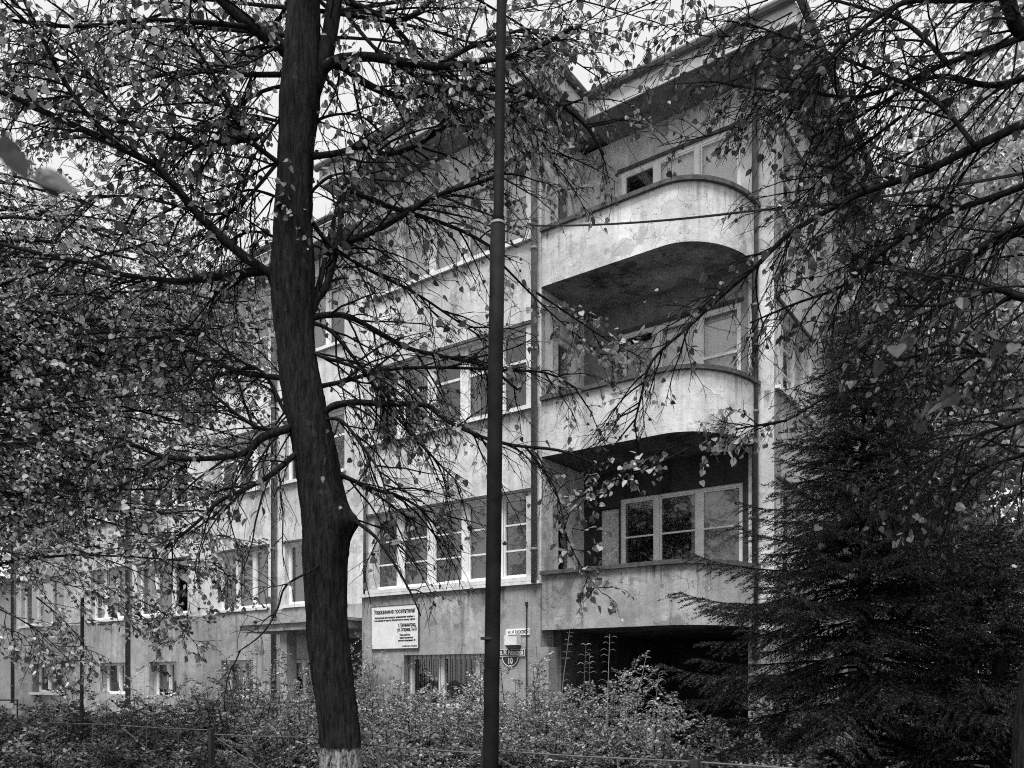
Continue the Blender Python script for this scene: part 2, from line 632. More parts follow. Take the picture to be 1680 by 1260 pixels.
# entrance door and canopy between wing and bay
m = MB()
m.box(-10.9, -9.75, 0.12, 0.18, 0.35, 2.55)
d = m.build('door', 'door', BLD)
m = MB()
m.box(-10.0, -9.92, 0.06, 0.119, 1.3, 1.45)
m.build('handle', 'steel', d)
m = MB()
m.box(-12.7, -8.95, -1.55, -0.055, 2.70, 2.86)
m.box(-12.8, -8.85, -1.62, -0.053, 2.863, 2.93)
m.build('canopy', 'concrete', BLD)
m = MB()
m.box(-11.4, -11.15, -1.35, -1.05, 0.0, 2.697)
m.build('canopy_post', 'plaster_base', BLD)

# --- projecting bay
LA = XA1 - XA0
bw = (XA0 + 0.12, XA1 - 0.17)
ops = [(bw[0] - XA0, bw[1] - XA0, z0 - .03, z1) for z0, z1 in FL]
wall(XA0, YA, FRONT, LA, 3.36, SOF, ops)
wall(XA0, YA - 0.03, FRONT, LA, 2.16, 3.362, [], 0.4, 'plaster_base')
wall(XA0, YA - 0.03, FRONT, LA + 0.18, 0.0, 2.162, [(-7.42 - XA0, -5.1 - XA0, 0.95, 2.06)], 0.45, 'plaster_base')
G1, GN, G2 = ('blind', 0, 1, 1.0), None, ('blind', .62, 1, 1.0)
window(bw[0], YA, FRONT, bw[1] - bw[0], FL[0][0], FL[0][1], [1, 1, 1.05, 1.0, 1.0], bars=2,
       blinds=[('blind', 0, 1, .93), ('blind', 0, 1, .95), G2, ('blind', 0, 1, .97), ('blind', 0, 1, .98)], seed=1, post=0.08)
window(bw[0], YA, FRONT, bw[1] - bw[0], FL[1][0], FL[1][1], [1, 1, 1, 1, 1], bars=1, mat='old_wood',
       blinds=[None, ('blind', .5, 1, 1.0), None, ('blind', 0, .3, 1), None], seed=2, post=0.09)
window(bw[0], YA, FRONT, bw[1] - bw[0], FL[2][0], FL[2][1], [1, 1, 1, 1, 1], bars=1, mat='old_wood',
       blinds=[('blind_white', 0, 1, 1.0), ('blind_white', 0, 1, 1.0), ('blind_white', 0, 1, 1.0), ('blind_white', 0, 1, .9), ('blind_white', 0, 1, 1.0)], seed=3, post=0.09)
window(-7.42, YA - .03, FRONT, 2.32, 0.95, 2.06, [1, 1.1, 0.5], recess=0.2, bars=0, sill=False, lintel_shade=False, grille=True, seed=4, post=0.06)
# ledge band along the base
m = MB()
m.box(XA0 - .03, XA1 + .02, YA - .10, YA - .002, 3.365, 3.42)
m.build('ledge', 'sill', BLD)
# the bay's return wall onto the loggias
rops = [(0.12, 1.24, 2.72, 5.0), (0.12, 1.24, 5.98, 8.3), (0.12, 1.24, 9.2, 11.5)]
wall(XA1, YA + 0.002, SIDE, YB - YA - 0.004, 2.163, SOF, rops, 0.35)
wall(XA1 + 0.18, YA + 0.42, SIDE, 4.9, 0.0, 2.475, [], 0.4, 'slab_shaded')  # undercroft side wall, the shade inside put into its dark colour
for z0, z1 in ((2.75, 5.0), (6.0, 8.3), (9.22, 11.5)):
    window(XA1, YA + 0.122, SIDE, 1.12, z0, z1, [1, 1.1], recess=0.08, bars=1, sill=False, lintel_shade=False, mat='old_wood', seed=int(z0), post=0.05)
wall(XA0, 0.1, -SIDE, 1.28, 0.0, SOF, [], 0.35)

# --- loggia back wall and side wall
lw = [(-3.08, -0.57, 2.9, 5.15), (-3.05, -0.60, 6.2, 8.44), (-3.05, -0.60, 9.45, 11.66)]
# each storey's loggia is painted differently; the corner pier keeps the house plaster
XP = -0.46
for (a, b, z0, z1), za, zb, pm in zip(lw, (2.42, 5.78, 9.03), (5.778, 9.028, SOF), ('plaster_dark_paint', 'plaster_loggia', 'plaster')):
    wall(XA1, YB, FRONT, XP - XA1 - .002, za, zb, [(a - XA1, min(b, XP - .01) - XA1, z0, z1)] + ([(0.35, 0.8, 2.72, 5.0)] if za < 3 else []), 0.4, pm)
wall(XP, YB - 0.004, FRONT, -XP, 2.42, SOF, [], 0.4)
window(lw[0][0], YB, FRONT, 2.51, 2.9, 5.15, [.9, .98, .98], bars=2, recess=0.05, blinds=[None, ('blind', .8, 1, 1), ('blind', 0, 1, .98)], sill=False, lintel_shade=False, seed=6, post=0.055)
window(lw[1][0], YB, FRONT, 2.45, 6.2, 8.44, [.9, 1, 1], bars=1, recess=0.03, mat='white_paint', blinds=[None, ('blind_white', 0, 1, .45), ('blind_white', 0, 1, 1)], sill=False, seed=7, post=0.075)  # white blinds put in for the bright sky reflection in these panes
window(lw[2][0], YB, FRONT, 2.45, 9.45, 11.66, [.9, 1, 1], bars=0, recess=0.02, blinds=[None, ('blind_white', 0, 1, 1), ('blind_white', 0, 1, 1)], sill=False, seed=8, post=0.05)
m = MB()
m.box(-3.54, -3.11, YB + .10, YB + .16, 2.73, 4.99)
m.build('door', 'old_wood', BLD)
# dark undercroft below the lowest balcony
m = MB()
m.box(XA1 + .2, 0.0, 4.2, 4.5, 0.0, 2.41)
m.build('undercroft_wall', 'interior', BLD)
m = MB()
m.box(-0.46, 0.0, YB - 0.02, YB + .4, 0.0, 2.415)
m.build('corner_pier', 'plaster_base', BLD)

side_w = []
for z0, z1 in FL:
    side_w += [(0.12, 2.4, z0, z1), (4.9, 6.9, z0, z1), (9.3, 11.7, z0, z1)]
wall(0, YB + 0.003, SIDE, 14.0, 2.3, SOF, [(a, b, c - .03, d) for a, b, c, d in side_w], 0.4)
wall(0.03, YB + 0.05, SIDE, 13.95, 0.0, 2.302, [(5.3, 7.0, 1.0, 2.0)], 0.42, 'plaster_base')
for k, (a, b, z0, z1) in enumerate(side_w):
    bl = [('blind_white', 0, 1, .5), None, ('blind_white', 0, 1, .8)] if k % 3 == 0 else [None, ('blind_white', 0, 1, 1), None]
    window(0, YB + 0.003 + a, SIDE, b - a, z0, z1, [1, 1, 1], bars=2, blinds=bl, seed=20 + k, post=0.05, mat='old_wood')
wall(0, 14.4, R(180), -XL, 0, SOF, [], 0.4)
wall(XL, 14.0, -SIDE, 14.0, 0, SOF, [], 0.4)

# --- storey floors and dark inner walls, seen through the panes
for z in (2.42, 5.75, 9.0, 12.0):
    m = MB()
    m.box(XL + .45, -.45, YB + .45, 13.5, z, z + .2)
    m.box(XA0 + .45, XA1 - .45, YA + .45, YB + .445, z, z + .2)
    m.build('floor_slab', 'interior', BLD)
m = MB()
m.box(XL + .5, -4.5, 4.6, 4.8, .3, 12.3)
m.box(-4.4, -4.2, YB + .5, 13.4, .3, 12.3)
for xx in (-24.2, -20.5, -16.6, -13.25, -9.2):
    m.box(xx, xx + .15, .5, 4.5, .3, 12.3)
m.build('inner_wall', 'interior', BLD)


# --- balconies
def balcony_outline(off=0.0, n=14):
    ax, ay = 1.12 - off, 1.58 - off
    c = (-0.30 - 1.12, YA + 1.58)
    pts = [(XA1 + 0.004, YA + off)]
    for i in range(n + 1):
        a = -math.pi / 2 + (math.pi / 2) * i / n
        pts.append((c[0] + ax * math.cos(a), c[1] + ay * math.sin(a)))
    return pts


for zb, zt in ((2.48, 3.52), (5.77, 6.82), (9.0, 10.02)):
    out = balcony_outline(0.0, 18)
    inn = balcony_outline(0.16, 18)
    m = MB()
    n = len(out)
    for i in range(n - 1):
        (x0, y0), (x1, y1) = out[i], out[i + 1]
        (a0, b0), (a1, b1) = inn[i], inn[i + 1]
        m.face([(x0, y0, zb), (x1, y1, zb), (x1, y1, zt), (x0, y0, zt)])
        m.face([(a1, b1, zb), (a0, b0, zb), (a0, b0, zt), (a1, b1, zt)])
    bal = m.build('balcony', 'plaster_balcony_low' if zb < 3 else 'plaster_balcony', BLD)
    m = MB()
    poly = balcony_outline(0.005, 18) + [(-0.31, YB - .008), (XA1 + 0.004, YB - 0.006)]
    m.prism(poly, zb - 0.004, zb + 0.2)
    m.build('slab', 'slab_underside' if zb > 8 else 'slab_shaded', bal)
    m = MB()
    oo = balcony_outline(-0.07, 18)
    ii = balcony_outline(0.2, 18)
    for i in range(n - 1):
        q = [oo[i], oo[i + 1], ii[i + 1], ii[i]]
        m.prism([(x, y) for x, y in q], zt, zt + 0.075)
    m.build('coping', 'cap', bal)

# --- eaves: boarded soffit, fascia and gutter along every edge
def eave(x0, x1, yf, yb, name='eave'):
    m = MB()
    m.box(x0, x1, yf, yb, SOF, SOF + 0.06)
    e = m.build(name, 'soffit', BLD)
    m = MB()
    m.box(x0, x1, yf - .03, yf - .002, SOF - .02, TOP - .14)
    m.build('fascia', 'fascia', e)
    m = MB()
    m.tube([(x0 - .05, yf - .09, TOP - .075), (x1 + .05, yf - .09, TOP - .075)], 0.075, 8)
    m.build('gutter', 'gutter', e)
    return e


eave(XL - .5, XA0 - 0.45, -0.62, 0.0)
ea = eave(XA0 - 0.44, XA1 + 0.55, -2.05, YA + .03)
eb = eave(XA1 + 0.56, 0.62, -0.50, YB + 0.02)
for e, xx, y0, y1 in ((ea, XA1 + 0.55, -2.05, -0.6), (eb, 0.62, -0.50, 14.5)):
    m = MB()
    m.box(xx + .002, xx + .03, y0 - .03, y1, SOF - .02, TOP - .14)
    m.build('fascia', 'fascia', e)
    m = MB()
    m.tube([(xx + .09, y0 - .14, TOP - .075), (xx + .09, y1, TOP - .075)], 0.075, 8)
    m.build('gutter', 'gutter', e)
m = MB()
m.box(XA0 - 0.44, XA1 + 0.55, YA + .031, -0.003, SOF, SOF + .058)
m.box(0.021, 0.62, YB + 0.021, 14.5, SOF, SOF + .058)
m.build('soffit', 'soffit', BLD)
m = MB()
m.box(XL - .52, .61, -.49, 14.5, SOF + .07, TOP - .07)
m.box(XA0 - .45, XA1 + .56, -2.04, -.491, SOF + .07, TOP - .072)
m.box(XL + 1.5, -1.5, 1.5, 12.5, TOP - .069, TOP + .45)
m.build('roof', 'roofing', BLD)


# --- downpipes
def pipe(x, y, z0, z1, mat, r=0.055, elbow=None):
    m = MB()
    pts = [(x, y, z0), (x, y, z1)]
    if elbow:
        pts += [(x, y - .1, z1 + .2), (x + elbow[0], y + elbow[1], SOF + .2)]
    m.tube(pts, r, 10)
    for z in np.arange(z0 + .6, z1, 1.9):
        m.tube([(x, y, z), (x, y, z + .06)], r * 1.22, 10)
    o = m.build('downpipe', mat, BLD, True)
    return o


pipe(-4.0, YA - .10, 3.38, 11.9, 'pipe', 0.06, (0, -.6))
pipe(-0.30, YB - 0.12, 1.9, 11.9, 'pipe_dark', 0.06, (0, -.35))
pipe(-13.25, -0.1, 0.6, 11.9, 'pipe', 0.07, (0, -.4))
pipe(-20.55, -0.12, 0.6, 11.9, 'pipe_dark', 0.07, (0, -.4))
pipe(-28.8, -0.1, 0.6, 11.9, 'pipe_dark', 0.06, (0, -.4))
pipe(0.1, 14.1, 0.6, 11.9, 'blind', 0.06)
pipe(-8.56, YA - .08, 3.45, 6.2, 'pipe_dark', 0.035)


# ------------------------------------------------------------------ signs on the bay
def text(name, body, x, z, size, y, mat, parent, align='LEFT', sx=1.0, bold=0.0):
    c = bpy.data.curves.new('lettering', 'FONT')
    c.body = body
    c.size = size
    c.resolution_u = 2
    c.align_x = align
    c.align_y = 'CENTER'
    c.extrude = 0.0015
    c.offset = bold
    t = bpy.data.objects.new('tmp', c)
    COL.objects.link(t)
    bpy.context.view_layer.update()
    me = bpy.data.meshes.new_from_object(t.evaluated_get(bpy.context.evaluated_depsgraph_get()))
    bpy.data.objects.remove(t)
    me.materials.clear()
    me.transform(Matrix.Diagonal((sx, 1, 1, 1)))
    me.transform(Matrix.Rotation(R(90), 4, 'X'))
    o = link_mesh(name, me, mat, parent)
    o.location = (x, y, z)
    return o


def sign_root(name, x, z, label, cat, y=YA - .035):
    e = empty(name, L(x, y, z), math.atan2(-0.5806, 0.8142))
    return tag(e, label, cat)


W, H = 1.38, 0.92
s = sign_root('notice_board', -8.36, 2.21, 'large white notice board with Russian text left of the basement window', 'sign')
m = MB()
m.box(0, W, -.03, 0, 0, H)
m.build('panel', 'board', s)
m = MB()
for q in ((-.015, W + .015, -.015, 0), (-.015, W + .015, H, H + .015), (-.015, -.001, 0, H), (W + .001, W + .015, 0, H)):
    m.box(q[0], q[1], -.036, 0.004, q[2], q[3])
m.build('frame', 'steel', s)
yt = -.0325
text('lettering', 'Уважаемые посетители!', W / 2, .80, .135, yt, 'ink', s, 'CENTER', .76, .0035)
text('lettering', 'Информация для граждан: медицинские приёмы в', W / 2, .675, .052, yt, 'ink', s, 'CENTER', .92, .002)
text('lettering', 'этом здании не ведутся, обращаться по новому адресу:', W / 2, .615, .052, yt, 'ink', s, 'CENTER', .86, .002)
text('lettering', 'г. Калининград,', W - .06, .50, .11, yt, 'ink', s, 'RIGHT', .62, .003)
text('lettering', 'ул. Огарева, 16-18', W - .04, .40, .11, yt, 'ink', s, 'RIGHT', .60, .003)
text('lettering', 'Часы работы', W - .22, .285, .055, yt, 'ink', s, 'RIGHT', .9, .002)
text('lettering', 'единая справочная', W - .14, .225, .052, yt, 'ink', s, 'RIGHT', .8, .002)
text('lettering', 'детская поликлиника № 1', W - .05, .165, .052, yt, 'ink', s, 'RIGHT', .8, .002)
text('lettering', 'телефон для справок', W - .03, .045, .042, yt, 'ink', s, 'RIGHT', 1.0, .001)

s = sign_root('street_plate', -4.70, 2.40, 'narrow white street name plate in black capitals above the grey box', 'sign')
m = MB()
m.box(0, .56, -.02, 0, 0, .125)
m.build('panel', 'board', s)
text('lettering', 'ул. М. РАСКОВОЙ', .30, .058, .085, -.0225, 'ink', s, 'CENTER', .66, .002)

s = sign_root('meter_box', -4.63, 2.13, 'small pale box with dark underside fixed between the two street signs', 'box')
m = MB()
m.box(0, .29, -.16, 0, .075, .265)
m.box(.1, .29, -.17, 0, .266, .30)
m.build('housing', 'board', s)
m = MB()
m.box(.07, .285, -.15, -.004, 0.012, .0745)
m.tube([(.02, -.12, .085), (.10, -.12, .0)], .03, 8)
m.build('socket', 'box_dark', s)

s = sign_root('house_number_sign', -4.91, 1.80, 'dark enamel street sign with white border and number 10 in a half round', 'sign')
m = MB()
m.box(0, .67, -.02, 0, .19, .335)
hc = [(.12 + .2 + .2 * math.cos(a), .19 - .2 * math.sin(a)) for a in np.linspace(0, math.pi, 19)]
hv = [(x, -.02, z) for x, z in hc]
m.face(hv)
m.face([(x, 0.0, z) for x, z in reversed(hc)])
for i in range(len(hc) - 1):
    (x0, z0), (x1, z1) = hc[i], hc[i + 1]
    m.face([(x0, 0, z0), (x1, 0, z1), (x1, -.02, z1), (x0, -.02, z0)])
m.build('panel', 'sign_dark', s)
m = MB()
for q in ((.0, .67, .192, .204), (.0, .67, .321, .333), (.0, .012, .205, .32), (.658, .67, .205, .32)):
    m.box(q[0], q[1], -.024, -.0205, q[2], q[3])
m.build('border', 'board', s)
m = MB()
m.tube([(.32 + .19 * math.cos(a), -.022, .19 - .19 * math.sin(a)) for a in np.linspace(0.03, math.pi - .03, 19)], .007, 6)
m.build('rim', 'board', s)
text('lettering', 'ул. М. Расковой', .335, .262, .125, -.0225, 'board', s, 'CENTER', .62, .004)
text('lettering', '10', .32, .10, .16, -.0225, 'board', s, 'CENTER', .8, .006)

m = MB()
m.tube([L(-4.20, YA - .05, .9), L(-4.20, YA - .06, 2.0), L(-4.205, YA - .05, 2.98)], .012, 6)
m.tube([L(-4.205, YA - .05, 2.95), L(-4.205, YA - .05, 3.03)], .028, 6)
tag(m.build('lightning_conductor', 'dark_steel'), 'thin dark conductor rod running up the bay wall beside the street signs', 'rod')

# ------------------------------------------------------------------ neighbouring house, far left
NB = empty('neighbouring_house', P(-40, 1110, 40) * 1.0, R(-35))
NB.location.z = 0
tag(NB, 'pale plain house glimpsed past the left end of the long wing', 'building')
m = MB()
m.box(-9, 1.2, 0, 8, 0, 6.2)
m.build('wall', 'plaster_far', NB)
m = MB()
m.box(-9.4, 1.5, -.4, 8.4, 6.2, 6.5)
m.build('roof', 'roofing', NB)
m = MB()
m.box(-1.6, -.4, -.03, -.002, 2.2, 3.6)
wnd = m.build('window', 'interior', NB)
m = MB()
m.box(-1.75, -.25, -.1, -.031, 2.1, 2.2)
m.build('sill', 'sill', wnd)

# ------------------------------------------------------------------ lamp pole, wires
PY = 6.5
pole = empty('utility_pole', (P(803, 1110, PY).x, PY, 0))
tag(pole, 'tall dark steel pole in front of the bay, narrower above a pale band', 'pole')


def pol(v, u):
    p = P(u, v, PY)
    return Vector((p.x - pole.location.x, 0.0, p.z))


lo = [Vector((-.01, 0, 0)), pol(1240, 805), pol(900, 810), pol(600, 813), pol(367, 817)]
m = MB()
m.tube(lo, [.066, .064, .062, .061, .060], 14)
m.build('lower_tube', 'pole', pole, True)
up = [pol(368, 817), pol(355, 818), pol(180, 820), pol(0, 823), pol(-260, 827)]
m = MB()
m.tube(up, [.060, .042, .041, .040, .038], 14)
m.build('upper_tube', 'pole', pole, True)
m = MB()
m.tube([pol(370, 817), pol(366, 817)], .0635, 14)
m.build('band', 'band', pole)
m = MB()
m.tube([(-.004, 0, 1.9), (-.004, 0, 1.92)], .069, 14)
m.build('strap', 'dark_steel', pole)
m = MB()
m.box(.04, .11, -.03, .03, pol(415, 817).z, pol(380, 817).z)
m.build('clamp', 'dark_steel', pole)


def wire(name, pts, r, label, mat='cable', insul=None):
    m = MB()
    n = 16
    pth = []
    for i in range(len(pts) - 1):
        a, b = pts[i], pts[i + 1]
        for j in range(n + (i == len(pts) - 2)):
            t = j / n
            q = a.lerp(b, t)
            q.z -= 4 * t * (1 - t) * 0.012 * (b - a).length
            pth.append(q)
    m.tube(pth, r, 5)
    o = m.build(name, mat)
    tag(o, label, 'wire', None)
    if insul:
        for q in insul:
            mm = MB()
            d = (pts[-1] - pts[0]).normalized()
            mm.tube([q - d * .09, q - d * .05, q + d * .05, q + d * .09], [.015, .045, .045, .015], 8)
            mm.build('insulator', 'cable', o)
    return o


br = L(-4.05, YA - .16, 10.14)
wire('overhead_cable', [br, P(1240, 345, 11.0), P(1760, 268, 7.0)], .017, 'thick dark cable stretched from the bay corner past the top balcony to the right', insul=[br])
wire('overhead_cable', [P(838, 395, PY), P(852, 402, 9.0), br + Vector((-.05, -.05, .03))], .010, 'short slack cable between the steel pole and the bay corner')
wire('overhead_cable', [br + Vector((0, 0, .05)), P(846, 404, PY + .2), P(640, 300, 8.6), P(420, 408, 12)], .007, 'thin slack cable hanging left of the pole behind the tree')
ga, gb = L(-2.9, -.45, SOF), L(.12, YB + .3, 6.72)
wire('antenna_wire', [ga, gb], .007, 'thin slanting wire with an insulator crossing the upper balconies', insul=[ga.lerp(gb, .29)])

# ------------------------------------------------------------------ steel fence along the pavement
FY = -8.3
fa = math.atan2(-0.5806, 0.8142)
fence = empty('steel_fence', L(-12, FY, 0), fa)
tag(fence, 'low thin steel fence with crossed braces half hidden in the shrubs', 'fence')
rf = random.Random(3)
x = 0.0
panels = []
while x < 18:
    wpan = 2.05 + rf.uniform(-.1, .1)
    panels.append((x, x + wpan))
    x += wpan
for a, b in panels:
    z0, z1 = .96 + rf.uniform(-.04, .03), .96 + rf.uniform(-.04, .03)
    m = MB()
    m.tube([(a + .05, 0, z0), ((a + b) / 2, rf.uniform(-.02, .02), (z0 + z1) / 2 - .01), (b - .05, 0, z1)], .008, 6)
    m.build('rail', 'steel', fence)
    m = MB()
    m.tube([(a + .05, 0, .12), (b - .05, 0, .12)], .010, 6)
    m.build('rail', 'steel', fence)
    for q in (((a + .06, .015, z0 - .03), (b - .06, .015, .14)), ((a + .06, -.015, .14), (b - .06, -.015, z1 - .03))):
        m = MB()
        m.tube(q, .0055, 5)
        m.build('brace', 'steel', fence)
    for t in (.33, .67):
        m = MB()
        m.tube([(a + (b - a) * t, 0, .12), (a + (b - a) * t, 0, .95)], .006, 5)
        m.build('rod', 'steel', fence)
    m = MB()
    m.box(a - .028, a + .028, -.028, .028, 0, .99)
    m.build('post', 'dark_steel', fence)

m = MB()
pp = P(133, 1110, 11.5)
m.tube([(pp.x, pp.y, 0), (pp.x + .02, pp.y, 2.75)], .026, 8)
tag(m.build('steel_post', 'dark_steel'), 'slim dark upright post standing among the shrubs at far left', 'post')
rl = empty('hand_railing', P(14, 1110, 30))
rl.location.z = 0
tag(rl, 'short dark railing by the left end of the long wing', 'railing')
for nm, q in (('rail', ((-.5, 0, .72), (.35, 0, .72))), ('post', ((.33, 0, 0), (.33, 0, .72))), ('post', ((-.48, 0, 0), (-.48, 0, .72)))):
    m = MB()
    m.tube(q, .03, 6)
    m.build(nm, 'dark_steel', rl)

# ------------------------------------------------------------------ foliage helpers
# heart shaped linden leaf, stalk at the origin, tip along +y, folded a little along the midrib
LEAF_V = np.array([(0, 0, 0), (.22, -.09, .05), (.43, .08, .10), (.47, .36, .09), (.30, .66, .05), (0, 1.0, -.04), (-.30, .66, .05),
                   (-.47, .36, .09), (-.43, .08, .10), (-.22, -.09, .05), (0, .45, 0.0)], np.float32)
LEAF_F = [(10, 0, 1, 2), (10, 2, 3, 4), (10, 4, 5), (10, 5, 6), (10, 6, 7, 8), (10, 8, 9, 0)]
DIA_V = np.array([(0, 0, 0), (.30, .42, .07), (0, 1, 0), (-.30, .42, .07)], np.float32)
DIA_F = [(0, 1, 2), (0, 2, 3)]
OVAL_V = np.array([(0, 0, 0), (.24, .25, .05), (.24, .65, .05), (0, 1, -.03), (-.24, .65, .05), (-.24, .25, .05)], np.float32)
OVAL_F = [(0, 1, 2, 3), (0, 3, 4, 5)]
ROUND_V = np.array([(0, 0, 0), (.42, .2, .08), (.34, .65, .06), (0, 1, -.03), (-.34, .65, .06), (-.42, .2, .08)], np.float32)
ROUND_F = OVAL_F
NEED_V = np.array([(-.06, 0, 0), (.06, 0, 0), (0, 1, 0)], np.float32)
NEED_F = [(0, 1, 2)]


def frames(tip, nrm):
    tip = tip / (np.linalg.norm(tip, axis=1, keepdims=True) + 1e-9)
    nrm = nrm - tip * (nrm * tip).sum(1, keepdims=True)
    nrm = nrm / (np.linalg.norm(nrm, axis=1, keepdims=True) + 1e-9)
    side = np.cross(tip, nrm)
    return side, tip, nrm


def scatter(name, pos, tip, nrm, size, tv, tf, mat, parent=None, width=None, curl=True):
    """one joined mesh of many leaves"""
    n, k = len(pos), len(tv)
    if n == 0:
        return None
    sd, tp, nr = frames(tip, nrm)
    w = np.ones(n) if width is None else width
    w = w * NPR.uniform(.8, 1.15, n)
    cz = NPR.uniform(-1.2, 3.2, n) if curl else np.ones(n)
    V = (pos[:, None, :] + size[:, None, None] * (sd[:, None, :] * tv[None, :, 0:1] * w[:, None, None] + tp[:, None, :] * tv[None, :, 1:2] + nr[:, None, :] * tv[None, :, 2:3] * cz[:, None, None]))
    flat = np.concatenate([np.array(f) for f in tf])
    sizes = np.array([len(f) for f in tf])
    F = (flat[None, :] + (np.arange(n) * k)[:, None]).ravel()
    return from_np(name, V.reshape(-1, 3), F, np.tile(sizes, n), mat, parent)


def leaf_mesh(mat):
    me = bpy.data.meshes.new('leaf')
    me.from_pydata([tuple(v) for v in LEAF_V], [], LEAF_F)
    me.materials.append(MATS[mat])
    return me


def rnd_vec(r):
    while True:
        v = Vector((r.uniform(-1, 1), r.uniform(-1, 1), r.uniform(-1, 1)))
        if 0.05 < v.length < 1:
            return v.normalized()


def wander(r, start, d, length, nseg, droop, jit):
    pts = [start.copy()]
    d = d.normalized()
    for i in range(nseg):
        d = (d + rnd_vec(r) * jit + Vector((0, 0, -droop / nseg))).normalized()
        pts.append(pts[-1] + d * (length / nseg))
    return pts


def at_path(pts, t):
    f = t * (len(pts) - 1)
    i = min(int(f), len(pts) - 2)
    return pts[i].lerp(pts[i + 1], f - i), (pts[i + 1] - pts[i]).normalized()


def smooth_path(pts, sub=4):
    """Catmull-Rom through the points"""
    out = []
    n = len(pts)
    for i in range(n - 1):
        p0, p1, p2, p3 = pts[max(i - 1, 0)], pts[i], pts[i + 1], pts[min(i + 2, n - 1)]
        for j in range(sub):
            t = j / sub
            out.append(0.5 * ((2 * p1) + (p2 - p0) * t + (2 * p0 - 5 * p1 + 4 * p2 - p3) * t * t + (3 * p1 - p0 - 3 * p2 + p3) * t ** 3))
    out.append(pts[-1].copy())
    return out


def child_dir(r, t, a, bias):
    p = rnd_vec(r)
    p = p - t * p.dot(t)
    p = (p.normalized() + bias)
    p = p - t * p.dot(t)
    p = p.normalized() if p.length > 1e-4 else t.orthogonal().normalized()
    return (t * math.cos(a) + p * math.sin(a)).normalized()


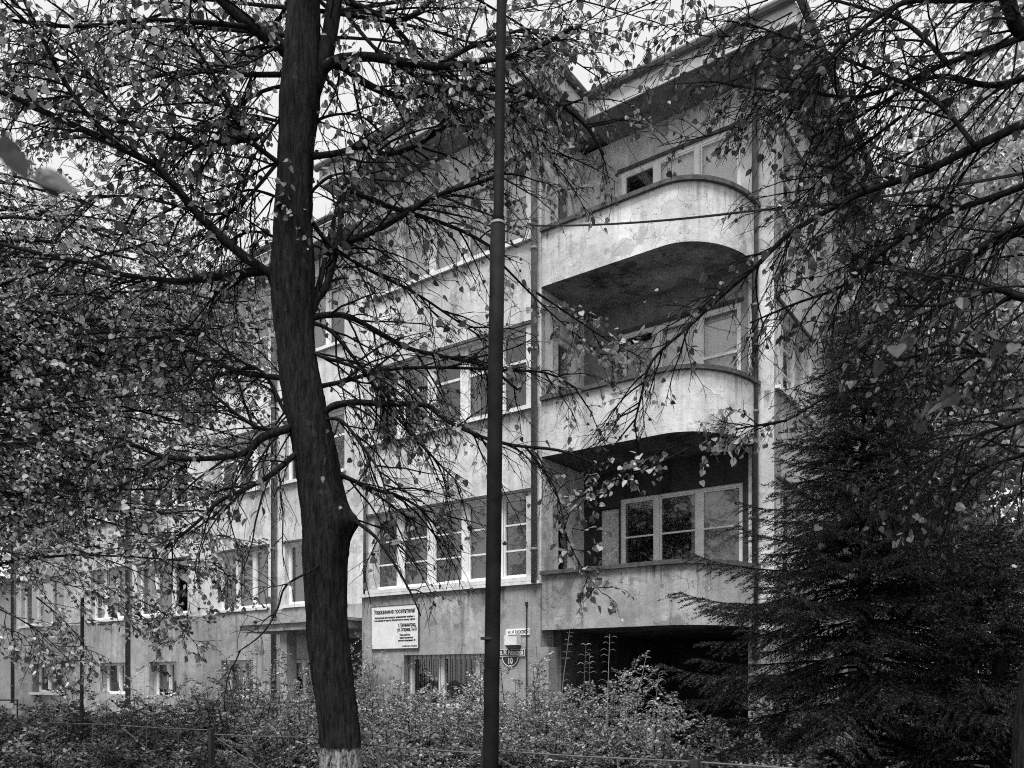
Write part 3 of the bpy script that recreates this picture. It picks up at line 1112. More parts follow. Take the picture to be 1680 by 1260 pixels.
class Tree:
    """limbs are parts of their own; finer branches, twigs and the mass of leaves are joined; the largest leaves are single parts"""

    def __init__(self, name, base, label, leafm, seed, group=None, cat='tree', barkm='bark_plain'):
        self.root = empty(name, base)
        tag(self.root, label, cat, group)
        self.inv = Vector(base)
        self.r = random.Random(seed)
        self.np = np.random.default_rng(seed)
        self.tw = MB()
        self.br = MB()
        self.leaves = []
        self.leafm = leafm
        self.barkm = barkm

    def loc(self, pts):
        return [p - self.inv for p in pts]

    def limb(self, pts, r0, r1, k=8, name='limb', mat=None):
        pts = smooth_path(pts)
        n = len(pts)
        rad = [r0 + (r1 - r0) * (i / (n - 1)) ** 0.8 for i in range(n)]
        # slight knobbiness
        rad = [x * self.r.uniform(.94, 1.07) for x in rad]
        m = MB()
        m.tube(self.loc(pts), rad, k)
        m.build(name, mat or self.barkm, self.root, True)
        return pts

    def add_leaves(self, pts, n, size, t0=0.1, hang=0.6):
        # leaves stand left and right along the twig in one loose plane, their tips hanging
        r = self.r
        flip = 1 if r.random() < .5 else -1
        big = r.uniform(.75, 1.2)
        for i in range(n):
            tt = t0 + (1 - t0) * (i + r.uniform(.2, .9)) / n
            p, t = at_path(pts, min(tt, 1.0))
            sd = Vector((-t.y, t.x, 0))
            sd = sd.normalized() if sd.length > .05 else rnd_vec(r)
            flip = -flip
            d = (t * .45 + sd * flip * .75 + rnd_vec(r) * .5 + Vector((0, 0, -hang * r.uniform(.2, 1.5)))).normalized()
            p = p + (sd * flip * .4 + d * .6) * r.uniform(.004, .018)
            nn = (rnd_vec(r) * .75 + Vector((0, 0, .8)) + t * .2)
            self.leaves.append((p.x, p.y, p.z, d.x, d.y, d.z, nn.x, nn.y, nn.z, size * big * r.uniform(.55, 1.25)))

    def grow(self, pts, r0, nb, blen, ntw, tlen, nleaf, lsize, droop=0.5, bias=Vector((0, 0, 0)), t0=0.1, spread=(25, 65), leafiness=1.0, hang=.6, jit=.22, fine=0, nseg=4):
        """branches off a limb, twigs off those, leaves on the twigs"""
        r = self.r
        for i in range(nb):
            t = t0 + (1 - t0) * (i + r.random()) / max(nb, 1)
            p, tg = at_path(pts, min(t, 1.0))
            d = child_dir(r, tg, R(r.uniform(*spread)), bias)
            ln = r.uniform(*blen) * (1.15 - .45 * t)
            bp = wander(r, p, d, ln, 6, droop * r.uniform(.3, 1.3), jit * .8)
            rb0 = min(r0 * .5, .004 + .008 * ln)
            self.br.tube(self.loc(bp), [rb0 * (1 - .75 * j / 6) for j in range(7)], 5, False)
            lf = leafiness if not callable(leafiness) else leafiness(bp[3])
            for j in range(ntw):
                t2 = .15 + .85 * (j + r.random()) / ntw
                q, tq = at_path(bp, min(t2, 1))
                d2 = child_dir(r, tq, R(r.uniform(20, 60)), bias * .5)
                l2 = r.uniform(*tlen)
                tp = wander(r, q, d2, l2, nseg, droop * r.uniform(.2, 1.2), jit)
                self.tw.tube(self.loc(tp), [.0042 - .0022 * k_ / nseg for k_ in range(nseg + 1)], 3, False)
                if fine:
                    for _ in range(fine):
                        q3, t3 = at_path(tp, r.uniform(.1, .9))
                        p3 = wander(r, q3, child_dir(r, t3, R(r.uniform(25, 60)), bias * .3), l2 * r.uniform(.3, .6), 2, droop, jit)
                        self.tw.tube(self.loc(p3), [.003, .0025, .0015], 3, False)
                k = nleaf * lf
                k = int(k) + (r.random() < k - int(k))
                if k:
                    self.add_leaves(tp, k, lsize, .15, hang)

    def finish(self, singles=300, tmpl=(LEAF_V, LEAF_F)):
        if self.br.v:
            tag(self.br.build('branches', 'twig_bark', self.root), kind='stuff')
        if self.tw.v:
            tag(self.tw.build('twigs', 'twig_bark', self.root), kind='stuff')
        A = np.array(self.leaves, np.float64)
        if len(A) == 0:
            return
        # the leaves that show largest in the photograph become single parts
        u = CX + FPX * A[:, 0] / np.maximum(A[:, 1], .2)
        v = HZ - FPX * (A[:, 2] - EYE) / np.maximum(A[:, 1], .2)
        vis = (u > 0) & (u < 1680) & (v > 0) & (v < 1260) & (A[:, 1] > .2)
        big = np.where(vis, A[:, 9] / np.maximum(A[:, 1], .2), 0)
        order = np.argsort(-big)
        pick = order[:singles]
        pick = pick[big[pick] > 0]
        rest = np.setdiff1d(np.arange(len(A)), pick)
        base = np.array(self.inv)
        B = A[rest]
        o = scatter('foliage', B[:, :3] - base, B[:, 3:6], B[:, 6:9], B[:, 9], tmpl[0], tmpl[1], self.leafm, self.root)
        if o:
            tag(o, kind='stuff')
        if len(pick):
            me = leaf_mesh(self.leafm)
            Cc = A[pick]
            sd, tp, nr = frames(Cc[:, 3:6], Cc[:, 6:9])
            for i in range(len(pick)):
                ob = bpy.data.objects.new('leaf', me)
                COL.objects.link(ob)
                ob.parent = self.root
                s_ = Cc[i, 9]
                M = Matrix(((sd[i, 0] * s_, tp[i, 0] * s_, nr[i, 0] * s_, Cc[i, 0] - base[0]),
                            (sd[i, 1] * s_, tp[i, 1] * s_, nr[i, 1] * s_, Cc[i, 1] - base[1]),
                            (sd[i, 2] * s_, tp[i, 2] * s_, nr[i, 2] * s_, Cc[i, 2] - base[2]),
                            (0, 0, 0, 1)))
                ob.matrix_local = M


# ------------------------------------------------------------------ the linden in front
TY = 7.6
T1 = Tree('linden_tree', (P(562, 1110, TY).x, TY, 0), 'dark linden with crooked whitewashed trunk left of the steel pole', 'leaf_linden', 21, barkm='bark')
trunk_px = [(563, 1480, 48), (562, 1330, 38), (560, 1260, 33), (556, 1180, 32), (545, 1090, 32), (537, 1000, 33), (534, 930, 35), (535, 860, 39), (524, 790, 34),
            (515, 735, 34), (503, 680, 34), (494, 630, 33), (485, 570, 30), (481, 510, 32), (480, 450, 34), (481, 380, 30), (484, 300, 28), (488, 230, 28), (493, 160, 31), (497, 90, 29), (499, 30, 26), (500, -60, 24), (505, -200, 21)]
ctr = [P(u, v, TY) for u, v, w in trunk_px]
ctr[0].z = 0.0
wid = [w / FPX * TY for u, v, w in trunk_px]
sp = smooth_path(ctr, 10)
K = 56
rt = random.Random(4)
verts, faces, sizes = [], [], []
lump = [rt.uniform(0, 6.28) for _ in range(6)]
for i, p in enumerate(sp):
    f = i / 10
    j = min(int(f), len(wid) - 2)
    w = wid[j] + (wid[j + 1] - wid[j]) * (f - j)
    for a in range(K):
        th = 2 * math.pi * a / K
        rr = w * (1 + .05 * math.sin(3 * th + lump[0] + p.z * 1.3) + .035 * math.sin(5 * th + lump[1] - p.z * 2.1) + .03 * math.sin(9 * th + p.z * 5) + .045 * abs(math.sin(11 * th + 1.6 * math.sin(p.z * 2.3) + .7 * math.sin(p.z * 7.1))) + .03 * abs(math.sin(19 * th - 1.9 * math.sin(p.z * 3.1))) - .04 + rt.uniform(-.018, .018))
        kn = math.exp(-((p.z - P(0, 855, TY).z) / .11) ** 2) * max(0, math.cos(th)) ** 3 * .095   # the knob on its right side
        verts.append((p.x + (rr + kn) * math.cos(th) - T1.inv.x, p.y + (rr + kn * .5) * math.sin(th) - T1.inv.y, p.z))
for i in range(len(sp) - 1):
    for a in range(K):
        b = (a + 1) % K
        faces += [i * K + a, i * K + b, (i + 1) * K + b, (i + 1) * K + a]
        sizes.append(4)
from_np('trunk', verts, faces, sizes, 'bark', T1.root, True)


def px_limb(tree, pts, Y0, Y1, w0, w1, k=8):
    n = len(pts)
    q = [P(u, v, Y0 + (Y1 - Y0) * i / (n - 1)) for i, (u, v) in enumerate(pts)]
    return tree.limb(q, w0 / FPX * Y0, w1 / FPX * Y1, k)


LIMBS = [  # pixels, depth start, depth end, half width start, end
    ([(480, 90), (440, 62), (385, 20), (350, -15)], 7.6, 7.4, 13, 9),
    ([(415, 46), (350, 38), (233, 33), (140, 43), (67, 40), (-20, 26)], 7.5, 6.8, 4.5, 2),
    ([(480, 122), (400, 122), (333, 115), (267, 123), (200, 140), (117, 157), (30, 166)], 7.6, 8.2, 4.5, 1.5),
    ([(480, 138), (430, 150), (390, 176), (366, 205), (350, 240)], 7.6, 8.0, 3.5, 1.2),
    ([(480, 280), (450, 262), (413, 230), (380, 177), (347, 117), (317, 73), (290, 30)], 7.6, 7.0, 5, 2),
    ([(420, 225), (380, 230), (340, 236), (293, 227), (213, 203), (143, 187), (67, 167), (-20, 120)], 7.4, 8.3, 6.5, 3),
    ([(480, 470), (443, 448), (397, 418), (333, 360), (293, 313), (257, 273), (240, 263), (167, 227), (87, 190), (-20, 140)], 7.6, 7.0, 8.5, 4.5),
    ([(187, 233), (143, 187), (110, 140), (80, 83), (43, 7), (25, -40)], 7.1, 6.8, 4.5, 3),
    ([(255, 262), (215, 205), (170, 155), (140, 110), (118, 83)], 7.1, 7.4, 3, 1.2),
    ([(475, 440), (437, 445), (367, 453), (300, 462), (260, 458), (200, 450), (150, 432), (93, 422), (-20, 395)], 7.6, 8.6, 7, 3),
    ([(480, 620), (463, 620), (400, 612), (360, 597), (327, 580), (287, 560), (253, 553), (200, 575)], 7.6, 8.6, 5.5, 2),
    ([(500, 690), (475, 702), (430, 718), (407, 740), (370, 750), (300, 753), (260, 747), (213, 730), (150, 745)], 7.6, 6.9, 8, 2.5),
    ([(505, 735), (483, 747), (443, 780), (400, 803), (360, 822), (320, 860), (270, 900)], 7.6, 7.0, 6, 2),
    ([(490, 650), (472, 680), (450, 640), (430, 610), (390, 590), (350, 560), (310, 540)], 7.6, 8.2, 4, 1.5),
    ([(500, 700), (470, 705), (420, 700), (365, 660), (320, 620), (290, 580)], 7.6, 7.2, 4.5, 1.5),
    ([(480, 250), (460, 262), (400, 330), (350, 352), (280, 335), (215, 322), (140, 322)], 7.6, 7.2, 3.5, 1.5),
    ([(535, 900), (520, 930), (470, 960), (455, 1000), (430, 1040), (390, 1070)], 7.5, 7.0, 2.5, 1.0),
    ([(480, 205), (440, 195), (400, 188), (350, 200), (320, 215)], 7.6, 8.0, 3, 1),
    ([(478, 335), (440, 318), (405, 312), (365, 328), (330, 325)], 7.6, 7.9, 3, 1),
    ([(485, 60), (440, 85), (405, 105), (375, 112)], 7.6, 7.2, 3, 1),
    ([(475, 400), (440, 385), (410, 380), (375, 395), (340, 390)], 7.6, 8.1, 3, 1),
    ([(480, 165), (445, 215), (415, 260), (400, 300)], 7.6, 7.3, 2.5, 1),
    # right of the trunk
    ([(505, 205), (540, 190), (580, 188), (625, 205)], 7.6, 8.0, 3, 1),
    ([(505, 320), (540, 290), (580, 285), (620, 300)], 7.6, 7.3, 3, 1),
    ([(512, 150), (533, 90), (545, 30), (552, -40), (560, -150)], 7.6, 7.7, 15, 12),
    ([(525, 118), (550, 100), (600, 93), (650, 100), (700, 108), (743, 108), (800, 98), (830, 94), (880, 78), (940, 45)], 7.6, 7.2, 9, 3),
    ([(545, 105), (567, 112), (600, 137), (650, 157), (700, 153), (740, 144), (830, 147), (873, 157), (920, 173), (965, 210), (990, 255)], 7.6, 8.0, 7, 2.5),
    ([(722, 104), (770, 78), (815, 60), (860, 48)], 7.4, 7.8, 4.5, 2),
    ([(540, -10), (600, 15), (640, 34), (680, 24), (712, -5)], 7.7, 8.1, 6, 3.5),
    ([(640, 34), (690, 90), (737, 127), (800, 160), (850, 190), (890, 235), (915, 280)], 8.0, 8.4, 3.5, 1.5),
    ([(565, 20), (613, 77), (650, 105), (700, 135), (760, 148), (830, 190)], 7.7, 7.2, 3.5, 1.5),
    ([(505, 258), (560, 250), (590, 240), (635, 253), (687, 237), (733, 207), (800, 180), (850, 172)], 7.6, 7.9, 5.5, 2),
    ([(508, 515), (522, 487), (535, 470), (547, 430), (556, 390), (562, 330), (570, 295)], 7.6, 7.9, 8, 3.5),
    ([(512, 505), (528, 450), (538, 400), (553, 340), (562, 305)], 7.6, 8.0, 6, 2.5),
    ([(548, 415), (557, 403), (613, 380), (667, 350), (700, 330), (733, 315), (793, 297), (830, 282)], 7.7, 7.1, 5.5, 2.5),
    ([(575, 312), (633, 337), (667, 348), (717, 363), (767, 383), (805, 405)], 7.8, 8.3, 5, 2.5),
    ([(505, 522), (535, 517), (567, 518), (600, 533), (667, 570), (720, 583), (767, 593), (803, 603), (850, 640)], 7.6, 8.1, 6, 2),
    ([(500, 555), (517, 580), (567, 597), (605, 612), (650, 640), (700, 690)], 7.6, 7.3, 4, 1.2),
    ([(510, 640), (530, 633), (567, 625), (607, 613), (650, 605), (720, 603), (833, 607), (900, 613), (950, 640)], 7.6, 8.0, 4.5, 1.5),
    ([(520, 690), (545, 667), (583, 660), (633, 663), (687, 663), (710, 670), (733, 690), (770, 708), (800, 720), (846, 731), (917, 739), (975, 760)], 7.6, 7.2, 6, 2),
    ([(535, 770), (560, 780), (615, 803), (650, 812), (690, 835), (720, 870)], 7.6, 7.9, 5, 1.3),
    ([(565, 845), (581, 854), (617, 882), (650, 930), (675, 975), (690, 1010)], 7.6, 7.3, 4, 1.2),
    ([(525, 690), (560, 690), (600, 740), (625, 780), (640, 840), (650, 900)], 7.6, 7.1, 3.5, 1),
    ([(515, 530), (545, 545), (590, 600), (640, 670), (700, 740), (750, 790)], 7.6, 7.9, 4, 1.2),
    ([(510, 360), (540, 400), (600, 440), (680, 480), (740, 520), (800, 560)], 7.6, 8.2, 4, 1.3),
]


def lf1(p):
    """photograph shows bare twigs low on the right of the trunk and denser leaf up in the crown"""
    u = CX + FPX * p.x / p.y
    v = HZ - FPX * (p.z - EYE) / p.y
    if v < 120:
        return 1.8
    if v < 330:
        return 1.5 if 300 < u < 520 else 1.1
    if u < 430:
        return .75
    return .62 if v < 700 else .35


for i, (pts, y0, y1, w0, w1) in enumerate(LIMBS):
    q = px_limb(T1, pts, y0, y1, w0, w1)
    ln = sum((q[j + 1] - q[j]).length for j in range(len(q) - 1))
    right = pts[-1][0] > pts[0][0]
    bias = Vector((.55 if right else -.55, 0, -.35))
    low = pts[-1][1] > 960
    T1.grow(q, w0 / FPX * y0, 3 if low else int(5 + ln * 6.5), (.35, 1.15), 6, (.12, .45), 1.9, .060, droop=.65, bias=bias, t0=.12, leafiness=lf1, fine=1)
# upper crown, above and around the frame's top edge
for i in range(3):
    a = T1.r.uniform(0, 6.28)
    b0 = P(500 + T1.r.uniform(-20, 50), T1.r.uniform(-200, 20), 7.6)
    d = Vector((math.cos(a), math.sin(a) * .8, .12))
    q = T1.limb(wander(T1.r, b0, d, T1.r.uniform(1.8, 3.2), 6, .3, .15), .03, .008)
    T1.grow(q, .03, 14, (.5, 1.1), 5, (.15, .45), 2.2, .064, droop=.8, leafiness=1.0, t0=.2)
for i in range(12):
    u0, v0 = T1.r.choice([(500, -60), (505, -150), (552, -100), (545, 20), (490, 60)])
    e = P(T1.r.uniform(-60, 1180), T1.r.uniform(-60, 190), T1.r.uniform(9.0, 11.5))
    b0 = P(u0, v0, 7.6)
    mid = b0.lerp(e, .5) + Vector((0, 0, T1.r.uniform(0, .4)))
    q = T1.limb([b0, mid, e], .022, .006, 6)
    T1.grow(q, .022, 14, (.4, 1.0), 5, (.15, .4), 1.5, .056, droop=.7, t0=.3, fine=1)
T1.finish(300)

# ------------------------------------------------------------------ the linden at the right edge, its limbs reach in from the right
RB = (P(1712, 1110, 6.2).x, 6.2, 0)
T2 = Tree('linden_tree', RB, 'linden at the right edge whose long limbs sweep down across the corner', 'leaf_right', 33)
tr = [Vector((RB[0], RB[1], 0)), P(1705, 1230, 6.2), P(1735, 1000, 6.2), P(1765, 700, 6.2), P(1780, 400, 6.2), P(1770, 100, 6.2), P(1760, -250, 6.2)]
T2.limb(tr, .20, .13, 16, 'trunk')
LIMBS2 = [
    ([(1770, 165), (1680, 203), (1587, 247), (1520, 280), (1453, 303), (1400, 323), (1327, 363), (1287, 390), (1240, 437), (1190, 480), (1133, 533), (1070, 592), (1052, 650), (1040, 700)], 6.2, 7.6, 9, 1.6),
    ([(1770, 250), (1690, 300), (1610, 330), (1530, 360), (1440, 420), (1380, 470), (1300, 500), (1230, 530)], 6.2, 7.5, 7, 1.2),
    ([(1770, 90), (1680, 128), (1620, 140), (1540, 125), (1480, 150), (1400, 195), (1330, 225)], 6.2, 7.4, 7, 1.5),
    ([(1770, 20), (1680, 60), (1610, 85), (1550, 105), (1470, 140), (1400, 160), (1320, 150), (1260, 148), (1200, 140)], 6.2, 7.6, 7, 1.6),
    ([(1770, -60), (1660, -10), (1560, 0), (1480, 5), (1400, 60), (1350, 110), (1310, 180)], 6.2, 6.8, 7, 2),
    ([(1770, 340), (1680, 378), (1620, 405), (1570, 440), (1530, 457), (1490, 452), (1460, 432), (1440, 405)], 6.2, 7.2, 7, 2.5),
    ([(1770, 350), (1690, 365), (1640, 385), (1590, 415), (1550, 455), (1510, 500), (1450, 540), (1380, 600)], 6.2, 6.6, 5, 1.5),
    ([(1770, 500), (1680, 490), (1640, 475), (1600, 480), (1540, 500), (1470, 500)], 6.2, 5.6, 7, 2),
    ([(1770, 530), (1680, 562), (1630, 582), (1580, 577), (1500, 585), (1440, 600)], 6.2, 6.9, 6, 2),
    ([(1770, 640), (1680, 690), (1600, 715), (1540, 755), (1490, 790), (1440, 810)], 6.2, 6.0, 5, 1.5),
    ([(1770, 700), (1680, 745), (1620, 765), (1570, 800), (1530, 850)], 6.2, 7.0, 5, 1.5),
    ([(1770, 100), (1700, 30), (1672, 50), (1655, 0), (1645, -40)], 6.2, 6.0, 12, 10),
    ([(1600, 240), (1540, 170), (1470, 130), (1380, 95), (1290, 60), (1230, 40)], 6.3, 7.4, 4, 1.5),
    ([(1560, 110), (1490, 40), (1420, 15), (1350, -5)], 6.5, 7.2, 4, 2),
    ([(1480, 190), (1400, 250), (1350, 290), (1310, 330)], 6.8, 7.6, 3, 1),
]
for pts, y0, y1, w0, w1 in LIMBS2:
    q = px_limb(T2, pts, y0, y1, w0, w1)
    ln = sum((q[j + 1] - q[j]).length for j in range(len(q) - 1))
    T2.grow(q, w0 / FPX * y0, int(5 + ln * 9), (.35, 1.0), 6, (.12, .42), .7, .060, droop=.75, bias=Vector((-.6, 0, -.45)), t0=.1, fine=1)
# fine drooping tip twigs and leaf sprays in front of the top corner
for (u0, v0, u1, v1, Y) in [(1330, 120, 1180, 190, 7.4), (1300, 90, 1130, 150, 7.6), (1280, 180, 1080, 240, 7.8), (1250, 60, 1000, 120, 7.8),
                            (1200, 60, 1100, 40, 7.6), (1260, 0, 1060, 45, 7.8), (1120, -20, 930, 50, 8.0), (1010, 0, 870, 85, 8.2), (960, -10, 860, 20, 8.0), (1300, 20, 1180, 60, 7.4), (1380, 200, 1400, 300, 7.0), (1450, 250, 1345, 320, 7.0), (1440, 320, 1340, 390, 7.2), (1450, 390, 1345, 455, 7.0), (1450, 460, 1350, 530, 7.2), (1420, 290, 1330, 420, 7.3), (1500, 330, 1420, 420, 6.8), (1540, 420, 1450, 500, 6.8), (1560, 200, 1470, 260, 6.8), (1430, 60, 1330, 120, 7.2), (1440, 130, 1345, 185, 7.2), (1450, 190, 1360, 255, 7.0), (1400, 30, 1322, 85, 7.3), (1400, 150, 1330, 215, 7.4), (1600, 300, 1500, 350, 6.6)]:
    q = T2.limb([P(u0, v0, Y), P((u0 + u1) / 2, (v0 + v1) / 2 + 8, Y + .1), P(u1, v1, Y + .2)], .008, .003, 5)
    T2.grow(q, .01, 8, (.2, .55), 5, (.1, .3), 1.8, .06, droop=.8, t0=.0)
T2.finish(300)

# leafy spray hanging in front of the lower balconies
T3 = Tree('overhanging_branch', P(1480, 690, 7.3), 'leafy hanging linden branch in front of the two lower balconies', 'leaf_left', 44, cat='branch')
for pts, Y in [([(1480, 640), (1380, 640), (1290, 690), (1200, 705), (1100, 735), (1010, 770), (930, 790)], 7.6),
               ([(1130, 735), (1060, 770), (980, 800), (950, 830)], 7.5),
               ([(1290, 690), (1230, 700), (1190, 710)], 7.3),
               ([(880, 480), (940, 520), (1000, 560), (1060, 590)], 7.7),
               ([(820, 430), (900, 510), (960, 560), (1010, 600)], 7.9),
               ([(860, 730), (910, 800), (930, 880), (960, 940), (990, 975)], 7.6)]:
    n = len(pts)
    q = T3.limb([P(u, v, Y + .12 * i) for i, (u, v) in enumerate(pts)], .012, .003, 6)
    T3.grow(q, .012, 12, (.15, .4), 4, (.08, .25), 2.4, .066, droop=.5, t0=.2)
T3.finish(250)

# ------------------------------------------------------------------ dense linden on the left
LB = (-9.2, 11.2, 0)
T4 = Tree('linden_tree', LB, 'dense leafy linden filling the left edge in front of the long wing', 'leaf_left', 55)
T4.limb([Vector((LB[0], LB[1], 0)), Vector((-9.15, 11.2, 3)), Vector((-9.3, 11.3, 6)), Vector((-9.1, 11.4, 10))], .24, .1, 14, 'trunk')
targets = []
for i in range(104):
    u, v = T4.r.uniform(-120, 435), T4.r.uniform(350, 930)
    if u > 380 and v < 430:
        continue
    targets.append((u, v, T4.r.uniform(9.4, 13.5)))
for i in range(16):
    targets.append((T4.r.uniform(250, 440), T4.r.uniform(430, 660), T4.r.uniform(9.4, 11.5)))
for u, v, Y in targets:
    e = P(u, v, Y)
    s0 = Vector((-9.15, 11.25, max(2.2, min(9.5, e.z + T4.r.uniform(-.9, 1.2)))))
    mid = s0.lerp(e, .5) + Vector((0, 0, T4.r.uniform(.05, .45)))
    q = T4.limb([s0, mid, e], .035, .008, 6)
    T4.grow(q, .03, 17, (.35, .95), 5, (.15, .4), 4.2, .064, droop=.5, t0=.35, hang=.5, nseg=2)
for (u0, v0, u1, v1, Y) in [(120, 900, 330, 1000, 9.5), (60, 980, 160, 1090, 9.0), (200, 880, 420, 890, 9.8), (0, 1000, 120, 1090, 8.6), (220, 980, 330, 1065, 9.6), (20, 940, 230, 1010, 9.2), (-30, 1020, 90, 1080, 8.8), (150, 950, 260, 1040, 9.4), (300, 930, 400, 960, 9.8), (-20, 900, 150, 960, 9.0)]:
    q = T4.limb([P(u0, v0, Y), P((u0 + u1) / 2, (v0 + v1) / 2 - 12, Y), P(u1, v1, Y)], .01, .003, 5)
    T4.grow(q, .01, 12, (.2, .5), 4, (.1, .3), 4.0, .058, droop=.5, t0=.1)
T4.finish(300, (ROUND_V, ROUND_F))


# ------------------------------------------------------------------ trees further back
def far_tree(name, base, height, rx, rz, cz, n, label, seed, size=.10, mat='leaf_far', group='trees behind the house'):
    """trunk, limbs and a crown of leaf clusters with gaps"""
    rg = np.random.default_rng(seed)
    rr = random.Random(seed)
    root = empty(name, base)
    tag(root, label, 'tree', group)
    m = MB()
    m.tube([(0, 0, 0), (.1, 0, height * .4), (-.1, .1, height * .9)], [.28, .2, .05], 8)
    m.build('trunk', 'bark_plain', root, True)
    lm = MB()
    cl = []
    nc = 70
    for i in range(nc):
        d = rg.normal(size=3)
        d /= np.linalg.norm(d)
        rad = rg.uniform(.35, 1.0) ** .6
        c = np.array([d[0] * rx * rad, d[1] * rx * rad, cz + d[2] * rz * rad])
        cl.append((c, rg.uniform(.5, 1.15) * rx * .26))
        z0 = min(max(c[2] - rr.uniform(.4, 1.6), 1.0), height * .85)
        lm.tube([(0, 0, z0), tuple(np.array([c[0] * .5, c[1] * .5, (z0 + c[2]) / 2 + .3])), tuple(c)], [.06, .035, .008], 5, False)
    tag(lm.build('limbs', 'twig_bark', root), kind='stuff')
    per = n // nc
    pos, tip, nrm = [], [], []
    for c, r_ in cl:
        q = rg.normal(size=(per, 3)) * np.array([r_, r_, r_ * .62])
        pos.append(c + q)
    pos = np.concatenate(pos)
    tip = rg.normal(size=pos.shape) + np.array([0, 0, -.5])
    nrm = rg.normal(size=pos.shape) + np.array([0, 0, .9])
    sz = size * rg.uniform(.6, 1.3, len(pos))
    tag(scatter('foliage', pos, tip, nrm, sz, *((DIA_V, DIA_F) if base[1] > 20 else (OVAL_V, OVAL_F)), mat, root, np.full(len(pos), 1.6)), kind='stuff')
    return root


far_tree('broadleaf_tree', (9.0, 16.5, 0), 12, 2.2, 4.6, 7.4, 15000, 'leafy tree close beside the side wall behind the spruce tip', 67, .12)
far_tree('broadleaf_tree', (10.8, 15.0, 0), 13, 3.0, 5.5, 8.2, 18000, 'broad leafy tree rising at the right edge behind the near linden', 68, .12)
far_tree('broadleaf_tree', (14.2, 20.6, 0), 19, 4.2, 6.0, 14.6, 18000, 'high leafy crown above the right edge behind the linden limbs', 69, .15)
far_tree('broadleaf_tree', (12.5, 22, 0), 13, 3.6, 5.5, 8.0, 15000, 'tall pale leafy tree right of the house corner', 61, .15)
far_tree('broadleaf_tree', (17.5, 26, 0), 20, 4.8, 6.2, 15.0, 15000, 'tallest leafy tree at the upper right behind the linden limbs', 62, .17)
far_tree('broadleaf_tree', (19.0, 31, 0), 9, 5.0, 3.8, 4.5, 13000, 'low bright leafy tree seen past the spruce at right', 63, .17)
far_tree('broadleaf_tree', (9.8, 33, 0), 14, 3.0, 4.5, 9.5, 9000, 'slim leafy tree just behind the side wall of the house', 64, .18)
far_tree('broadleaf_tree', (-12.8, 17.2, 0), 12, 3.3, 3.6, 7.6, 16000, 'tall leafy tree at upper left in front of the wing roof', 65, .12, 'leaf_left', 'trees left of the house')
far_tree('broadleaf_tree', (-19.0, 25.0, 0), 13, 3.6, 4.0, 9.0, 9000, 'farther leafy tree past the left end of the wing', 66, .15, 'leaf_far', 'trees left of the house')


# ------------------------------------------------------------------ spruce
def spruce(base, H, RAD, label, seed, lean=0.0):
    rr = random.Random(seed)
    root = empty('spruce_tree', base)
    tag(root, label, 'tree')
    m = MB()
    m.tube([(0, 0, 0), (0, 0, H * .5), (lean, 0, H)], [.11, .07, .008], 10)
    m.build('trunk', 'bark_plain', root, True)
    bm_ = MB()
    npos, ntip, nn_, ns = [], [], [], []
    z = .25
    while z < H - .12:
        f = 1 - z / H
        nb = 8 if f > .2 else 6
        a0 = rr.uniform(0, 6.28)
        for i in range(nb):
            a = a0 + 6.283 * i / nb + rr.uniform(-.3, .3)
            if rr.random() < .16:
                continue
            ln = RAD * (f ** .9) * rr.choice((rr.uniform(.45, .8), rr.uniform(.75, 1.05), rr.uniform(.9, 1.3))) + .12
            d = Vector((math.cos(a), math.sin(a), .36 - .52 * f + rr.uniform(-.24, .24)))
            p = Vector((lean * z / H, 0, z + rr.uniform(-.08, .08)))
            pts = [p.copy()]
            nseg = 8
            for s in range(nseg):
                dd = d + Vector((0, 0, -.26 * math.sin(math.pi * s / nseg) + .30 * (s / nseg) ** 2))
                p = p + dd.normalized() * ln / nseg
                pts.append(p.copy())
            bm_.tube(pts, [.014 * (1 - .8 * s / nseg) * (.5 + f) for s in range(nseg + 1)], 4, False)
            # flat side shoots
            nsh = max(5, int(ln / .042))
            for s in range(nsh):
                t = .12 + .88 * (s + rr.random()) / nsh
                q, tg = at_path(pts, min(t, 1))
                side = 1 if s % 2 else -1
                hz_ = Vector((-tg.y, tg.x, 0)).normalized() * side
                sl = (.15 + .30 * ln * (1 - .8 * t)) * rr.uniform(.7, 1.25)
                sd = (tg * .75 + hz_ * .8 + Vector((0, 0, -.26 + rr.uniform(-.3, .2)))).normalized()
                e = q + sd * sl * .5 + Vector((0, 0, .01))
                e2 = e + (sd + Vector((0, 0, -.18))).normalized() * sl * .5
                bm_.tube([q, e2], [.004, .0015], 3, False)
                nk = int(sl / .009)
                for w in range(nk):
                    tt = w / nk
                    pp_ = q.lerp(e, tt * 2) if tt < .5 else e.lerp(e2, tt * 2 - 1)
                    npos.append(pp_)
                    v_ = rnd_vec(rr)
                    v_ = (v_ - sd * v_.dot(sd)).normalized()
                    ntip.append(sd * .75 + v_)
                    ns.append(rr.uniform(.026, .042))
        z += (.085 + .07 * f) * rr.uniform(.5, 1.5)
    tag(bm_.build('branches', 'twig_bark', root), kind='stuff')
    npos = np.array([tuple(v) for v in npos])
    ntip = np.array([tuple(v) for v in ntip])
    nr = NPR.normal(size=npos.shape)
    tag(scatter('needles', npos, ntip, nr, np.array(ns), NEED_V, NEED_F, 'needles', root, np.full(len(ns), 3.3)), kind='stuff')
    return len(npos)


nneed = spruce((P(1418, 1110, 9.6).x, 9.6, 0), 6.1, 2.65, 'dark dense spruce standing before the right corner of the house', 71)
nneed += spruce((P(1640, 1110, 8.6).x, 8.6, 0), 3.4, 1.6, 'smaller dark spruce low at the right edge of the picture', 72)

